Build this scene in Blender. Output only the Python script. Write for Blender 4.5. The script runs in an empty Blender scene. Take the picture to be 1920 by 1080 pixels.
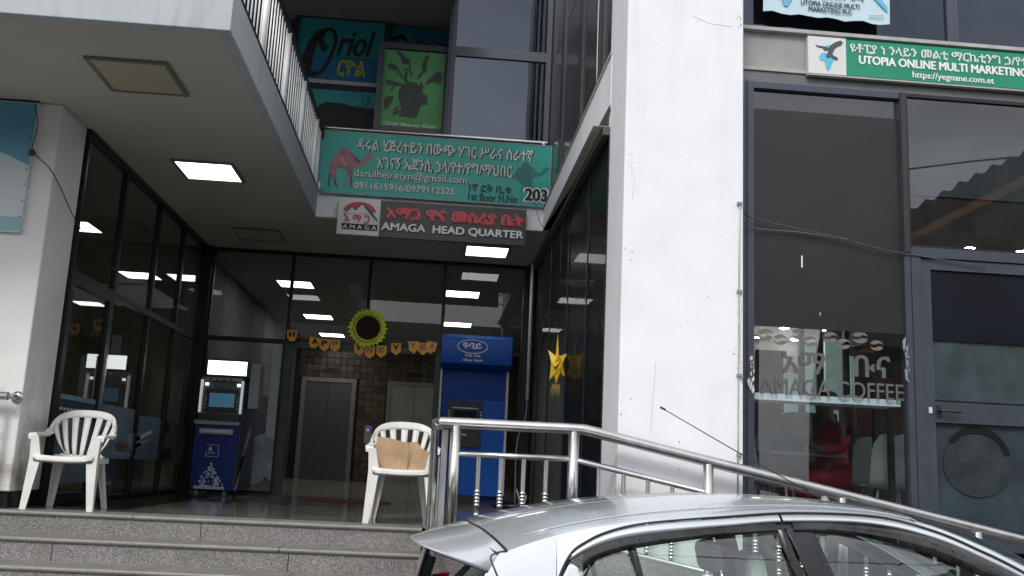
import bpy, bmesh, math, random
from mathutils import Vector, Matrix
from math import sin, cos, pi, sqrt
S = bpy.context.scene
COL = S.collection
random.seed(7)
# ------------------------------------------------------------------ camera
YAW, PITCH, ROLL, FPX = 0.07636, 0.18493, 0.04609, 1800.0
def cam_axes():
    cy, sy, cp, sp = cos(YAW), sin(YAW), cos(PITCH), sin(PITCH)
    f = Vector((sy*cp, cy*cp, sp)); r = Vector((cy, -sy, 0)); u = r.cross(f)
    cr, sr = cos(ROLL), sin(ROLL)
    return cr*r+sr*u, -sr*r+cr*u, f
CR, CU, CF = cam_axes()
CP = Vector((0, 0, 1.65))
cam = bpy.data.cameras.new('camera'); camo = bpy.data.objects.new('camera', cam); COL.objects.link(camo)
m = Matrix.Identity(4)
for i in range(3):
    m[i][0] = CR[i]; m[i][1] = CU[i]; m[i][2] = -CF[i]; m[i][3] = CP[i]
camo.matrix_world = m
cam.sensor_width = 36; cam.lens = 36*FPX/1920; cam.clip_start = .05; cam.clip_end = 900
S.camera = camo
def hit(px, py, ax, val):
    "point of the place seen at photo pixel px,py on the plane ax=val (survey of the photograph)"
    d = CR*((px-960)/FPX) - CU*((py-540)/FPX) + CF
    i = 'XYZ'.index(ax); t = (val-CP[i])/d[i]
    return CP + t*d
# ------------------------------------------------------------------ world, sun
W = bpy.data.worlds.new('World'); S.world = W; W.use_nodes = True
nt = W.node_tree; nt.nodes.clear()
def nd(t, typ, **k):
    n = t.nodes.new(typ)
    for a, b in k.items():
        try: setattr(n, a, b)
        except Exception: n.inputs[a].default_value = b
    return n
SUN_EL, SUN_ROT = math.radians(42), math.radians(203)
sky = nd(nt, 'ShaderNodeTexSky', sky_type='NISHITA', sun_disc=False)
sky.sun_elevation = SUN_EL; sky.sun_rotation = SUN_ROT; sky.air_density = 1.0; sky.dust_density = 6.0
hsv = nd(nt, 'ShaderNodeHueSaturation'); hsv.inputs['Saturation'].default_value = .30; hsv.inputs['Value'].default_value = 1.0
tc = nd(nt, 'ShaderNodeTexCoord'); mp = nd(nt, 'ShaderNodeMapping'); mp.inputs['Scale'].default_value = (1, 1, 2.2)
nz = nd(nt, 'ShaderNodeTexNoise'); nz.inputs['Scale'].default_value = 2.2; nz.inputs['Detail'].default_value = 6; nz.inputs['Roughness'].default_value = .6
rp = nd(nt, 'ShaderNodeValToRGB'); rp.color_ramp.elements[0].position = .32; rp.color_ramp.elements[0].color = (3.6, 3.9, 4.4, 1)
rp.color_ramp.elements[1].position = .68; rp.color_ramp.elements[1].color = (8.2, 8.4, 8.8, 1)
mx = nd(nt, 'ShaderNodeMix', data_type='RGBA'); mx.inputs[0].default_value = .8
bg = nd(nt, 'ShaderNodeBackground'); bg.inputs['Strength'].default_value = .16
wo = nd(nt, 'ShaderNodeOutputWorld')
L = nt.links.new
L(sky.outputs[0], hsv.inputs['Color']); L(tc.outputs['Generated'], mp.inputs[0]); L(mp.outputs[0], nz.inputs[0]); L(nz.outputs[0], rp.inputs[0])
L(hsv.outputs[0], mx.inputs[6]); L(rp.outputs[0], mx.inputs[7]); L(mx.outputs[2], bg.inputs[0]); L(bg.outputs[0], wo.inputs[0])
sl = bpy.data.lights.new('sun', 'SUN'); sl.energy = 1.25; sl.angle = math.radians(14); sl.color = (1, .97, .93)
so = bpy.data.objects.new('sun', sl); COL.objects.link(so)
sd = Vector((sin(SUN_ROT)*cos(SUN_EL), cos(SUN_ROT)*cos(SUN_EL), sin(SUN_EL)))   # towards the sun: behind the camera, right
so.rotation_euler = sd.to_track_quat('Z', 'Y').to_euler()
vs = S.view_settings; vs.view_transform = 'Standard'; vs.look = 'None'; vs.exposure = 0.46; vs.gamma = 1; vs.use_curve_mapping = False
S.cycles.max_bounces = 10; S.cycles.transparent_max_bounces = 24; S.cycles.glossy_bounces = 5; S.cycles.diffuse_bounces = 4
S.cycles.use_denoising = True; S.cycles.sample_clamp_indirect = 6

# ------------------------------------------------------------------ materials
MATS = {}
def mat(name, col=(.5, .5, .5), rough=.6, metal=0, var=.08, scale=6, bump=0, bscale=60, coat=0, emit=None, es=1, spec=.5,
        dirt=0, dirtcol=(.25, .22, .18), speck=None, stretch=(1, 1, 1), rvar=0):
    if name in MATS: return MATS[name]
    M = bpy.data.materials.new(name); M.use_nodes = True; t = M.node_tree; b = t.nodes['Principled BSDF']; l = t.links.new
    MATS[name] = M
    b.inputs['Roughness'].default_value = rough; b.inputs['Metallic'].default_value = metal
    b.inputs['Coat Weight'].default_value = coat; b.inputs['Coat Roughness'].default_value = .04; b.inputs['Specular IOR Level'].default_value = spec
    tc = nd(t, 'ShaderNodeTexCoord'); mp = nd(t, 'ShaderNodeMapping'); mp.inputs['Scale'].default_value = stretch
    l(tc.outputs['Object'], mp.inputs[0])
    n = nd(t, 'ShaderNodeTexNoise'); n.inputs['Scale'].default_value = scale; n.inputs['Detail'].default_value = 6; l(mp.outputs[0], n.inputs[0])
    mr = nd(t, 'ShaderNodeMapRange'); mr.inputs['From Min'].default_value = .3; mr.inputs['From Max'].default_value = .7
    mr.inputs['To Min'].default_value = 1-var; mr.inputs['To Max'].default_value = 1+var; l(n.outputs[0], mr.inputs[0])
    mul = nd(t, 'ShaderNodeVectorMath', operation='SCALE'); mul.inputs[0].default_value = col[:3]; l(mr.outputs[0], mul.inputs['Scale'])
    out = mul.outputs[0]
    if speck:
        v = nd(t, 'ShaderNodeTexVoronoi'); v.inputs['Scale'].default_value = speck[0]; l(mp.outputs[0], v.inputs[0])
        rr = nd(t, 'ShaderNodeValToRGB'); rr.color_ramp.interpolation = 'LINEAR'
        cs = speck[1]
        rr.color_ramp.elements[0].color = (*cs[0], 1); rr.color_ramp.elements[1].color = (*cs[-1], 1)
        for i, c in enumerate(cs[1:-1]):
            e = rr.color_ramp.elements.new((i+1)/(len(cs)-1)); e.color = (*c, 1)
        sx = nd(t, 'ShaderNodeSeparateColor'); l(v.outputs['Color'], sx.inputs[0]); l(sx.outputs[0], rr.inputs[0])
        mm = nd(t, 'ShaderNodeMix', data_type='RGBA', blend_type='MULTIPLY'); mm.inputs[0].default_value = 1
        l(out, mm.inputs[6]); l(rr.outputs[0], mm.inputs[7]); out = mm.outputs[2]
    if dirt:
        n2 = nd(t, 'ShaderNodeTexNoise'); n2.inputs['Scale'].default_value = scale*.35; n2.inputs['Detail'].default_value = 10; n2.inputs['Roughness'].default_value = .72
        l(mp.outputs[0], n2.inputs[0])
        m2 = nd(t, 'ShaderNodeMapRange'); m2.inputs['From Min'].default_value = .5; m2.inputs['From Max'].default_value = .78; m2.inputs['To Max'].default_value = dirt
        l(n2.outputs[0], m2.inputs[0])
        mm = nd(t, 'ShaderNodeMix', data_type='RGBA'); l(m2.outputs[0], mm.inputs[0]); l(out, mm.inputs[6]); mm.inputs[7].default_value = (*dirtcol, 1); out = mm.outputs[2]
    l(out, b.inputs['Base Color'])
    if rvar:
        r2 = nd(t, 'ShaderNodeMapRange'); r2.inputs['From Min'].default_value = .3; r2.inputs['From Max'].default_value = .7
        r2.inputs['To Min'].default_value = max(0, rough-rvar); r2.inputs['To Max'].default_value = rough+rvar; l(n.outputs[0], r2.inputs[0]); l(r2.outputs[0], b.inputs['Roughness'])
    if bump:
        nb = nd(t, 'ShaderNodeTexNoise'); nb.inputs['Scale'].default_value = bscale; nb.inputs['Detail'].default_value = 5; l(mp.outputs[0], nb.inputs[0])
        bp = nd(t, 'ShaderNodeBump'); bp.inputs['Strength'].default_value = bump; bp.inputs['Distance'].default_value = .01; l(nb.outputs[0], bp.inputs['Height']); l(bp.outputs[0], b.inputs['Normal'])
    if emit:
        b.inputs['Emission Color'].default_value = (*emit, 1); b.inputs['Emission Strength'].default_value = es
    return M
def glass(name, tint=(.6, .63, .64), ior=1.5, refl=1.0, rough=0.0, refcol=(1, 1, 1), smear=0.0, wave=.0):
    M = bpy.data.materials.new(name); M.use_nodes = True; t = M.node_tree; t.nodes.clear(); l = t.links.new
    o = nd(t, 'ShaderNodeOutputMaterial'); tr = nd(t, 'ShaderNodeBsdfTransparent'); tr.inputs[0].default_value = (*tint, 1)
    g = nd(t, 'ShaderNodeBsdfGlossy'); g.inputs['Roughness'].default_value = rough; g.inputs[0].default_value = (*refcol, 1)
    f = nd(t, 'ShaderNodeFresnel'); f.inputs[0].default_value = ior
    k = nd(t, 'ShaderNodeMath', operation='MULTIPLY'); k.inputs[1].default_value = refl; k.use_clamp = True; l(f.outputs[0], k.inputs[0])
    ge = nd(t, 'ShaderNodeNewGeometry'); bf = nd(t, 'ShaderNodeMath', operation='SUBTRACT'); bf.inputs[0].default_value = 1; l(ge.outputs['Backfacing'], bf.inputs[1])
    k0 = k; k = nd(t, 'ShaderNodeMath', operation='MULTIPLY'); l(k0.outputs[0], k.inputs[0]); l(bf.outputs[0], k.inputs[1])
    mxx = nd(t, 'ShaderNodeMixShader'); l(k.outputs[0], mxx.inputs[0]); l(tr.outputs[0], mxx.inputs[1]); l(g.outputs[0], mxx.inputs[2])
    out = mxx.outputs[0]
    tc = nd(t, 'ShaderNodeTexCoord')
    if wave:
        n = nd(t, 'ShaderNodeTexNoise'); n.inputs['Scale'].default_value = .9; n.inputs['Detail'].default_value = 1; l(tc.outputs['Object'], n.inputs[0])
        bp = nd(t, 'ShaderNodeBump'); bp.inputs['Strength'].default_value = wave; bp.inputs['Distance'].default_value = .02; l(n.outputs[0], bp.inputs['Height']); l(bp.outputs[0], g.inputs['Normal'])
    if smear:
        d = nd(t, 'ShaderNodeBsdfDiffuse'); d.inputs[0].default_value = (.5, .5, .48, 1)
        n = nd(t, 'ShaderNodeTexNoise'); n.inputs['Scale'].default_value = 3.5; n.inputs['Detail'].default_value = 9; n.inputs['Roughness'].default_value = .7; l(tc.outputs['Object'], n.inputs[0])
        r = nd(t, 'ShaderNodeMapRange'); r.inputs['From Min'].default_value = .42; r.inputs['From Max'].default_value = .8; r.inputs['To Max'].default_value = smear; l(n.outputs[0], r.inputs[0])
        m3 = nd(t, 'ShaderNodeMixShader'); l(r.outputs[0], m3.inputs[0]); l(out, m3.inputs[1]); l(d.outputs[0], m3.inputs[2]); out = m3.outputs[0]
    l(out, o.inputs[0]); MATS[name] = M; return M

PL = mat('white plaster', (.75, .76, .785), .85, var=.035, scale=3, bump=.25, bscale=25, dirt=.16, dirtcol=(.52, .50, .47))
PLR = mat('recess plaster', (.70, .695, .675), .85, var=.05, scale=2.2, bump=.2, bscale=30, dirt=.3, dirtcol=(.30, .24, .17))
FAS = mat('balcony plaster', (.42, .445, .465), .85, var=.05, scale=2.0, bump=.25, bscale=22, dirt=.35, dirtcol=(.33, .36, .40))
SOF = mat('soffit paint', (.47, .45, .405), .9, var=.05, scale=1.2, bump=.08, bscale=20)
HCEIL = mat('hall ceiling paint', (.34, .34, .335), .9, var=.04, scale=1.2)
CONC = mat('grey cement band', (.30, .30, .29), .85, var=.12, scale=4, bump=.3, bscale=40, dirt=.5, dirtcol=(.18, .17, .16))
STRIP = mat('lead flashing', (.36, .35, .34), .55, var=.15, scale=8, dirt=.5, dirtcol=(.2, .19, .18))
ALU = mat('slate aluminium frame', (.055, .066, .088), .42, metal=.35, var=.08, scale=4, dirt=.2, dirtcol=(.2, .2, .2))
ALUB = mat('black aluminium frame', (.012, .012, .013), .4, metal=.2, var=.1)
FILM = mat('dark window film', (.019, .019, .021), .34, var=.08, scale=1.4, dirt=.12, dirtcol=(.10, .10, .10), spec=.35)
FILMN = mat('navy window film', (.0045, .0055, .011), .3, var=.15, scale=2, dirt=.15, dirtcol=(.03, .03, .05), spec=.4)
STEEL = mat('stainless steel', (.54, .53, .52), .33, metal=1, var=.06, scale=14, stretch=(1, 1, .2), rvar=.06)
BSTEEL = mat('balcony steel bar', (.92, .92, .91), .35, metal=0, var=.05)
GRAN = mat('grey granite', (.235, .228, .225), .42, var=.14, scale=3, speck=(190, [(.25, .25, .25), (.8, .79, .78), (.45, .44, .44), (1.5, 1.48, 1.45), (.66, .64, .62)]), bump=.04, dirt=.35, dirtcol=(.22, .20, .18))
NOSE = mat('granite nosing', (.22, .214, .20), .5, var=.14, scale=5, speck=(200, [(.55, .54, .5), (.95, .93, .9), (.7, .68, .63), (1, .98, .94)]), dirt=.4, dirtcol=(.25, .23, .18))
TILE = mat('landing tile', (.19, .185, .165), .09, var=.2, scale=2, rvar=.05, dirt=.3, dirtcol=(.2, .19, .16), speck=(160, [(.7, .7, .7), (1, 1, 1), (.85, .84, .82)]))
PLINTH = mat('black granite plinth', (.014, .014, .015), .2, var=.3, scale=20)
ASPH = mat('asphalt', (.05, .05, .052), .9, var=.25, scale=5, bump=.5, bscale=160, speck=(260, [(.7, .7, .7), (1.3, 1.3, 1.3), (.9, .9, .9)]))
PAVE = mat('paving concrete', (.26, .25, .24), .9, var=.15, scale=4, bump=.3)
PLAS = mat('white garden plastic', (.70, .69, .66), .45, var=.05, scale=8, dirt=.5, dirtcol=(.30, .27, .23), bump=.05)
CARD = mat('brown cardboard', (.36, .24, .14), .8, var=.14, scale=9, dirt=.3, dirtcol=(.2, .13, .08), bump=.15, bscale=14)
BANK = mat('bank blue', (.004, .085, .42), .4, var=.08, spec=.3)
BANKD = mat('machine navy', (.005, .02, .13), .38, var=.1, spec=.3)
BANKS = mat('machine side navy', (.012, .02, .06), .3, var=.1)
DARK = mat('dark plastic', (.016, .018, .022), .4, var=.1)
GREYP = mat('grey plastic trim', (.22, .24, .25), .4, var=.06)
LGREY = mat('light grey trim', (.5, .52, .53), .4, var=.05)
SCREEN = mat('dim screen', (.01, .02, .03), .12, emit=(.10, .30, .46), es=.22)
WHITE = mat('white print', (.78, .78, .77), .5, var=.04)
BLACK = mat('black print', (.012, .012, .012), .6, var=.1)
LIT = mat('lit diffuser', (.9, .9, .9), .5, emit=(.96, 1, .98), es=3.2, var=0)
LITH = mat('lit hall diffuser', (.9, .9, .9), .5, emit=(.96, 1, .98), es=6.5, var=0)
LITS = mat('lit topper', (.9, .9, .9), .5, emit=(.93, 1, .95), es=2.2, var=0)
LITD = mat('spot lens', (.9, .9, .9), .5, emit=(1, .98, .93), es=110, var=0)
UNLIT = mat('unlit diffuser', (.42, .40, .29), .5, var=.05, scale=3)
FIXF = mat('fixture frame', (.17, .16, .13), .5, var=.05)
TEAL = mat('teal sign vinyl', (.012, .33, .27), .38, var=.10, scale=2, dirt=.22, dirtcol=(.03, .16, .14), bump=.6, bscale=2.5)
GREEN = mat('green sign vinyl', (.0, .215, .12), .38, var=.09, scale=3, dirt=.2, dirtcol=(.05, .22, .15), bump=.5, bscale=2.5)
SIGNG = mat('charcoal sign board', (.034, .033, .035), .4, var=.05)
SIGNW = mat('white sign board', (.62, .62, .60), .45, var=.05, dirt=.2, dirtcol=(.4, .4, .38))
RED = mat('red letter', (.42, .02, .035), .4, var=.08)
LETW = mat('white letter', (.74, .75, .75), .4, var=.03)
LETP = mat('pale letter vinyl', (.62, .66, .62), .5, var=.1, scale=30)
NAVYL = mat('navy letter', (.012, .035, .07), .5, var=.05)
YELL = mat('yellow paper', (.62, .40, .010), .55, var=.14, scale=10)
ORAN = mat('orange card', (1, .52, .08), .65, var=.1, scale=12)
LIME = mat('lime petal', (.80, .95, .03), .55, var=.2, scale=14)
LIMED = mat('lime rim', (.62, .66, .08), .5, var=.08)
BROWN = mat('brown seed disc', (.032, .008, .004), .8, var=.3, scale=30)
BROWNL = mat('brown letter', (.06, .012, .008), .7)
LILAC = mat('faded lilac letter', (.40, .22, .27), .7)
CAMEL = mat('camel print', (.30, .13, .15), .55, var=.3, scale=12)
CAMELD = mat('camel shade print', (.07, .05, .045), .55, var=.2, scale=12)
CAMELF = mat('faint camel print', (.02, .16, .14), .5, var=.2, scale=12)
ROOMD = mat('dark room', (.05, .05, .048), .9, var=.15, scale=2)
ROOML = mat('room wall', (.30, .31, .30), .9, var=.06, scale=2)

def stain(M, lo, hi, col, amt, st=(1, 1, 1), a0=.42, a1=.66, ns=3.2):
    t = M.node_tree; l = t.links.new; b = t.nodes['Principled BSDF']; src = b.inputs['Base Color'].links[0].from_socket
    tc = nd(t, 'ShaderNodeTexCoord'); sx = nd(t, 'ShaderNodeSeparateXYZ'); l(tc.outputs['Object'], sx.inputs[0])
    mr = nd(t, 'ShaderNodeMapRange'); mr.inputs['From Min'].default_value = hi; mr.inputs['From Max'].default_value = lo; l(sx.outputs[2], mr.inputs[0])
    mpp = nd(t, 'ShaderNodeMapping'); mpp.inputs['Scale'].default_value = st; l(tc.outputs['Object'], mpp.inputs[0])
    n = nd(t, 'ShaderNodeTexNoise'); n.inputs['Scale'].default_value = ns; n.inputs['Detail'].default_value = 8; n.inputs['Roughness'].default_value = .65; l(mpp.outputs[0], n.inputs[0])
    m2 = nd(t, 'ShaderNodeMapRange'); m2.inputs['From Min'].default_value = a0; m2.inputs['From Max'].default_value = a1; m2.inputs['To Max'].default_value = amt; l(n.outputs[0], m2.inputs[0])
    k = nd(t, 'ShaderNodeMath', operation='MULTIPLY'); l(mr.outputs[0], k.inputs[0]); l(m2.outputs[0], k.inputs[1])
    mx_ = nd(t, 'ShaderNodeMix', data_type='RGBA'); l(k.outputs[0], mx_.inputs[0]); l(src, mx_.inputs[6]); mx_.inputs[7].default_value = (*col, 1); l(mx_.outputs[2], b.inputs['Base Color'])
stain(PLR, 1.5, 2.5, (.16, .125, .085), .75)
stain(PL, .2, 2.2, (.55, .53, .49), .5)
stain(PL, 6.5, 2.0, (.58, .575, .56), .42, (1, 1, .07), .54, .70, 7)
stain(PL, -2, -1, (.36, .35, .33), .8, (1, 1, .5), .70, .72, 17)
stain(FAS, 4.6, 4.3, (.30, .34, .42), .6, (1, 1, .3), .55, .7, 4)
stain(FAS, 4.30, 4.7, (.24, .25, .26), .6, (1, 1, .15), .5, .68, 9)
stain(GRAN, -1, 0, (.10, .095, .09), .6, (1, 1, 1), .52, .75, 1.3)
stain(SOF, 4, 4.2, (.26, .24, .19), .5, (1, 1, 1), .5, .75, .7)

# ------------------------------------------------------------------ geometry helpers
def add(o, parent=None):
    COL.objects.link(o)
    if parent is not None:
        o.parent = parent
        o.matrix_parent_inverse = parent.matrix_basis.inverted()
    return o
class MB:
    def __init__(s): s.v = []; s.f = []; s.sm = []
    def face(s, pts, smooth=False):
        i = len(s.v); s.v += [tuple(p) for p in pts]; s.f.append(tuple(range(i, i+len(pts)))); s.sm.append(smooth); return s
    def box(s, x0, x1, y0, y1, z0, z1, M=None):
        x0, x1 = min(x0, x1), max(x0, x1); y0, y1 = min(y0, y1), max(y0, y1); z0, z1 = min(z0, z1), max(z0, z1)
        i = len(s.v)
        p = [(x0, y0, z0), (x1, y0, z0), (x1, y1, z0), (x0, y1, z0), (x0, y0, z1), (x1, y0, z1), (x1, y1, z1), (x0, y1, z1)]
        if M is not None: p = [tuple(M @ Vector(q)) for q in p]
        s.v += p
        for q in [(3, 2, 1, 0), (4, 5, 6, 7), (0, 1, 5, 4), (1, 2, 6, 5), (2, 3, 7, 6), (3, 0, 4, 7)]:
            s.f.append(tuple(i+k for k in q)); s.sm.append(False)
        return s
    def grid(s, rows, closed=False, smooth=True):
        i = len(s.v); n = len(rows[0])
        for r in rows: s.v += [tuple(p) for p in r]
        for a in range(len(rows)-1):
            for b in range(n if closed else n-1):
                c = (b+1) % n
                s.f.append((i+a*n+b, i+a*n+c, i+(a+1)*n+c, i+(a+1)*n+b)); s.sm.append(smooth)
        return s
    def tube(s, pts, r, n=10, cap=True, sq=None):
        pts = [Vector(p) for p in pts]; rows = []
        rs = r if isinstance(r, (list, tuple)) else [r]*len(pts)
        up = None
        for k, p in enumerate(pts):
            d = (pts[min(k+1, len(pts)-1)]-pts[max(k-1, 0)]).normalized()
            if up is None:
                a = d.orthogonal().normalized()
            else:
                a = (up - d*up.dot(d)); a = a.normalized() if a.length > 1e-6 else d.orthogonal().normalized()
            up = a; b = d.cross(a)
            rows.append([p+(a*cos(2*pi*j/n)+b*sin(2*pi*j/n))*rs[k] for j in range(n)])
        s.grid(rows, closed=True)
        if cap:
            s.face(rows[0][::-1]); s.face(rows[-1])
        return s
    def lathe(s, prof, c, n=16):
        rows = [[(c[0]+r*cos(2*pi*j/n), c[1]+r*sin(2*pi*j/n), c[2]+z) for j in range(n)] for r, z in prof]
        return s.grid(rows, closed=True)
    def prism(s, poly, d):
        "3-D polygon swept by vector d"
        poly = [Vector(p) for p in poly]; d = Vector(d); q = [p+d for p in poly]
        s.face(poly); s.face(q[::-1]); n = len(poly)
        for i in range(n): s.face([poly[i], q[i], q[(i+1) % n], poly[(i+1) % n]])
        return s
    def mesh(s, name, mt):
        me = bpy.data.meshes.new(name); me.from_pydata(s.v, [], s.f)
        me.polygons.foreach_set('use_smooth', s.sm)
        me.materials.append(mt)
        b = bmesh.new(); b.from_mesh(me)
        bmesh.ops.remove_doubles(b, verts=b.verts, dist=1e-5)
        ng = [f for f in b.faces if len(f.verts) > 4]
        if ng: bmesh.ops.triangulate(b, faces=ng)
        bmesh.ops.recalc_face_normals(b, faces=b.faces)
        b.to_mesh(me); b.free()
        return me
    def build(s, name, mt, parent=None, label=None, bevel=0, kind=None):
        o = bpy.data.objects.new(name, s.mesh(name, mt)); add(o, parent)
        if bevel:
            bv = o.modifiers.new('bevel', 'BEVEL'); bv.width = bevel; bv.segments = 2; bv.limit_method = 'ANGLE'; bv.angle_limit = math.radians(40)
        if label: o['label'] = label
        if kind: o['kind'] = kind
        return o
def B(*a): return MB().box(*a)
def empty(name, loc, rz=0): 
    o = bpy.data.objects.new(name, None); o.location = loc; o.rotation_euler = (0, 0, rz); o.empty_display_size = .2; add(o); return o
def tag(o, label=None, cat=None, group=None, kind=None):
    if label: o['label'] = label
    if cat: o['category'] = cat
    if group: o['group'] = group
    if kind: o['kind'] = kind
    return o
def thing(name, loc, label, cat, group=None, rz=0): return tag(empty(name, loc, rz), label, cat, group)
def copy_tree(o, parent=None):
    c = o.copy(); COL.objects.link(c)
    if parent is not None: c.parent = parent
    for ch in list(o.children): copy_tree(ch, c)
    return c
_tc = {}
def glyphs(s, shear=0):
    k = (s, shear)
    if k not in _tc:
        c = bpy.data.curves.new('text', 'FONT'); c.body = s; c.size = 1; c.resolution_u = 4; c.shear = shear
        o = bpy.data.objects.new('text', c); COL.objects.link(o); bpy.context.view_layer.update()
        me = bpy.data.meshes.new_from_object(o.evaluated_get(bpy.context.evaluated_depsgraph_get()))
        v = [tuple(p.co[:2]) for p in me.vertices]; f = [tuple(p.vertices) for p in me.polygons]
        bpy.data.objects.remove(o); bpy.data.meshes.remove(me); _tc[k] = (v, f)
    return _tc[k]
def text(s, x0, x1, z0, z1, y, mt, parent, bold=.0, name='lettering', shear=0, ext=.003, slope=0, axis='Y', label=None):
    "lettering fitted into a box on a wall plane that faces the street (axis Y) or the recess (axis X)"
    v, f = glyphs(s, shear)
    u0 = min(p[0] for p in v); u1 = max(p[0] for p in v); w0 = min(p[1] for p in v); w1 = max(p[1] for p in v)
    offs = [(0, 0)]
    if bold: offs += [(bold, 0), (-bold, 0), (0, bold*.7), (0, -bold*.7), (bold*.7, bold*.5), (-bold*.7, -bold*.5)]
    mb = MB()
    for k, (bx, bz) in enumerate(offs):
        i = len(mb.v); q = []
        for a, b in v:
            x = x0+(a-u0)/(u1-u0)*(x1-x0)+bx; z = z0+(b-w0)/(w1-w0)*(z1-z0)+bz+slope*(x-x0)
            q.append((x, y-ext-k*.0004, z) if axis == 'Y' else (y+ext+k*.0004, x, z))
        mb.v += q; mb.f += [tuple(i+j for j in g) for g in f]; mb.sm += [False]*len(f)
    me = bpy.data.meshes.new(name); me.from_pydata(mb.v, [], mb.f); me.materials.append(mt)
    o = bpy.data.objects.new(name, me); add(o, parent)
    if label: o['label'] = label
    return o
def pixpoly(pts, ax, val, thick=.003, mb=None):
    "outline drawn on a surface at ax=val, given real thickness towards the viewer"
    mb = mb or MB(); p = [hit(x, y, ax, val) for x, y in pts]
    d = {'Y': (0, -thick, 0), 'X': (thick, 0, 0), 'Z': (0, 0, -thick)}[ax]
    return mb.prism(p, d)
def ribbon(pts, ws, y, mb=None, thick=.003):
    "brush stroke in a y-plane: (x,z) centre points with widths"
    mb = mb or MB(); n = len(pts); l = []; r = []
    for i in range(n):
        a = Vector(pts[max(i-1, 0)]); b = Vector(pts[min(i+1, n-1)]); d = (b-a).normalized(); nn = Vector((-d.y, d.x))*ws[i]/2; c = Vector(pts[i])
        l.append(c+nn); r.append(c-nn)
    for i in range(n-1):
        mb.prism([(l[i].x, y, l[i].y), (r[i].x, y, r[i].y), (r[i+1].x, y, r[i+1].y), (l[i+1].x, y, l[i+1].y)], (0, -thick, 0))
    return mb
def ell(cx, cz, rx, rz, n=28, a0=0, a1=2*pi): return [(cx+rx*cos(a0+(a1-a0)*i/n), cz+rz*sin(a0+(a1-a0)*i/n)) for i in range(n+(a1-a0 < 6.28))]
def smooth_pts(pts, n=6):
    out = []
    P = [Vector(p) for p in pts]
    for i in range(len(P)-1):
        p0 = P[max(i-1, 0)]; p1 = P[i]; p2 = P[i+1]; p3 = P[min(i+2, len(P)-1)]
        for k in range(n):
            t = k/n; out.append(.5*((2*p1)+(p2-p0)*t+(2*p0-5*p1+4*p2-p3)*t*t+(3*p1-p0-3*p2+p3)*t**3))
    out.append(P[-1]); return out
def lerp_tab(tab, x):
    if x <= tab[0][0]: return tab[0][1]
    for (a, b), (c, d) in zip(tab, tab[1:]):
        if x <= c: return b+(d-b)*(x-a)/(c-a)
    return tab[-1][1]

GL_BACK = glass('recess glass', (.80, .81, .80), 1.5, 1.6, smear=.015)
GL_RIGHT = glass('right wall glass', (.80, .81, .80), 1.45, .10, smear=.015)
GL_LEFT = glass('left wall glass', (.72, .73, .68), 1.5, 1.2, smear=.02)
GL_SHOP = glass('shop glass', (.86, .89, .90), 1.5, 2.2, smear=.02, wave=.1)
GL_DARK = glass('tinted upper glass', (.2, .22, .26), 1.55, 1.6, refcol=(.72, .82, 1), smear=.03, wave=.2)
GL_CAR = glass('car glass', (.82, .92, .87), 1.5, 2.6, smear=.10)
GL_VIS = glass('smoked visor', (.12, .12, .135), 1.5, 1.0, smear=.12)

ZF = 1.18; ZS = 4.36; XL = -3.11; XR = 1.281; YB = 12.8; YS = 7.0
# ================================================================== GROUND
tag(B(-60, 60, -70, 1.2, -.3, 0).build('road', ASPH), kind='structure')
tag(B(-60, 60, 1.2, 60, -.3, .004).build('street_ground', ASPH), kind='structure')
tag(B(-60, -.1, 4.6, 5.75, 0.006, .06).build('pavement', PAVE), kind='structure')
# ================================================================== BUILDING
bld = thing('office_building', (0, 9, 0), 'white plastered building with recessed glass entrance, balcony and shopfronts', 'building')
B(1.281, 2.166, 6.6, 7.3, .0, 9.5).build('column', PL, bld, 'broad white plastered column between the entrance and the cafe window', bevel=.012)
B(-6.5, XL, 7.62, 8.19, 1.305, ZS-.001).build('column', PLR, bld, 'dingy white column left of the entrance, carrying a sign', bevel=.012)
B(-6.5, XL-.02, 7.65, 8.17, ZF, 1.305).build('plinth', PLINTH, bld)
CRK = mat('hairline crack', (.52, .51, .50), .9)
def crack(pts, w=.0022):
    pts = [hit(a, b, 'Y', 6.6) for a, b in pts]; rc = random.Random(int(pts[0].z*100)); q_ = []
    for a, b in zip(pts, pts[1:]):
        for k in range(6): c = a+(b-a)*k/6; q_.append((c.x+rc.uniform(-.004, .004), 6.5995, c.z))
    q_.append(tuple(pts[-1])); MB().tube(q_, w, 4).build('crack', CRK, bld)
crack([(1229, 678), (1226, 730), (1222, 775), (1221, 808)]); crack([(1390, 560), (1388, 640), (1391, 720)], .003); crack([(1176, 300), (1190, 330), (1186, 372)], .0014); crack([(1300, 30), (1330, 44), (1372, 50)], .0018)
rc_ = random.Random(9); mb = MB()
for cx_, cz_, n_, sp in [(1185, 300, 5, 12), (1390, 45, 9, 16), (1308, 35, 5, 14), (1385, 680, 10, 40), (1172, 470, 4, 30), (1300, 610, 4, 60), (1250, 860, 6, 50), (1170, 760, 6, 40)]:
    for k in range(n_):
        c = hit(cx_+rc_.uniform(-sp, sp)*.5, cz_+rc_.uniform(-sp, sp), 'Y', 6.6); c.x = min(max(c.x, 1.30), 2.145); w_ = rc_.uniform(.003, .010)
        mb.prism([(c.x+w_*cos(a)*rc_.uniform(.5, 1), 6.5998, c.z+w_*sin(a)*rc_.uniform(.5, 1)) for a in (0, 1.2, 2.5, 3.7, 5)], (0, -.0012, 0))
mb.build('plaster_chip', mat('chipped plaster', (.36, .35, .33), .9), bld, kind='stuff')
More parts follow.
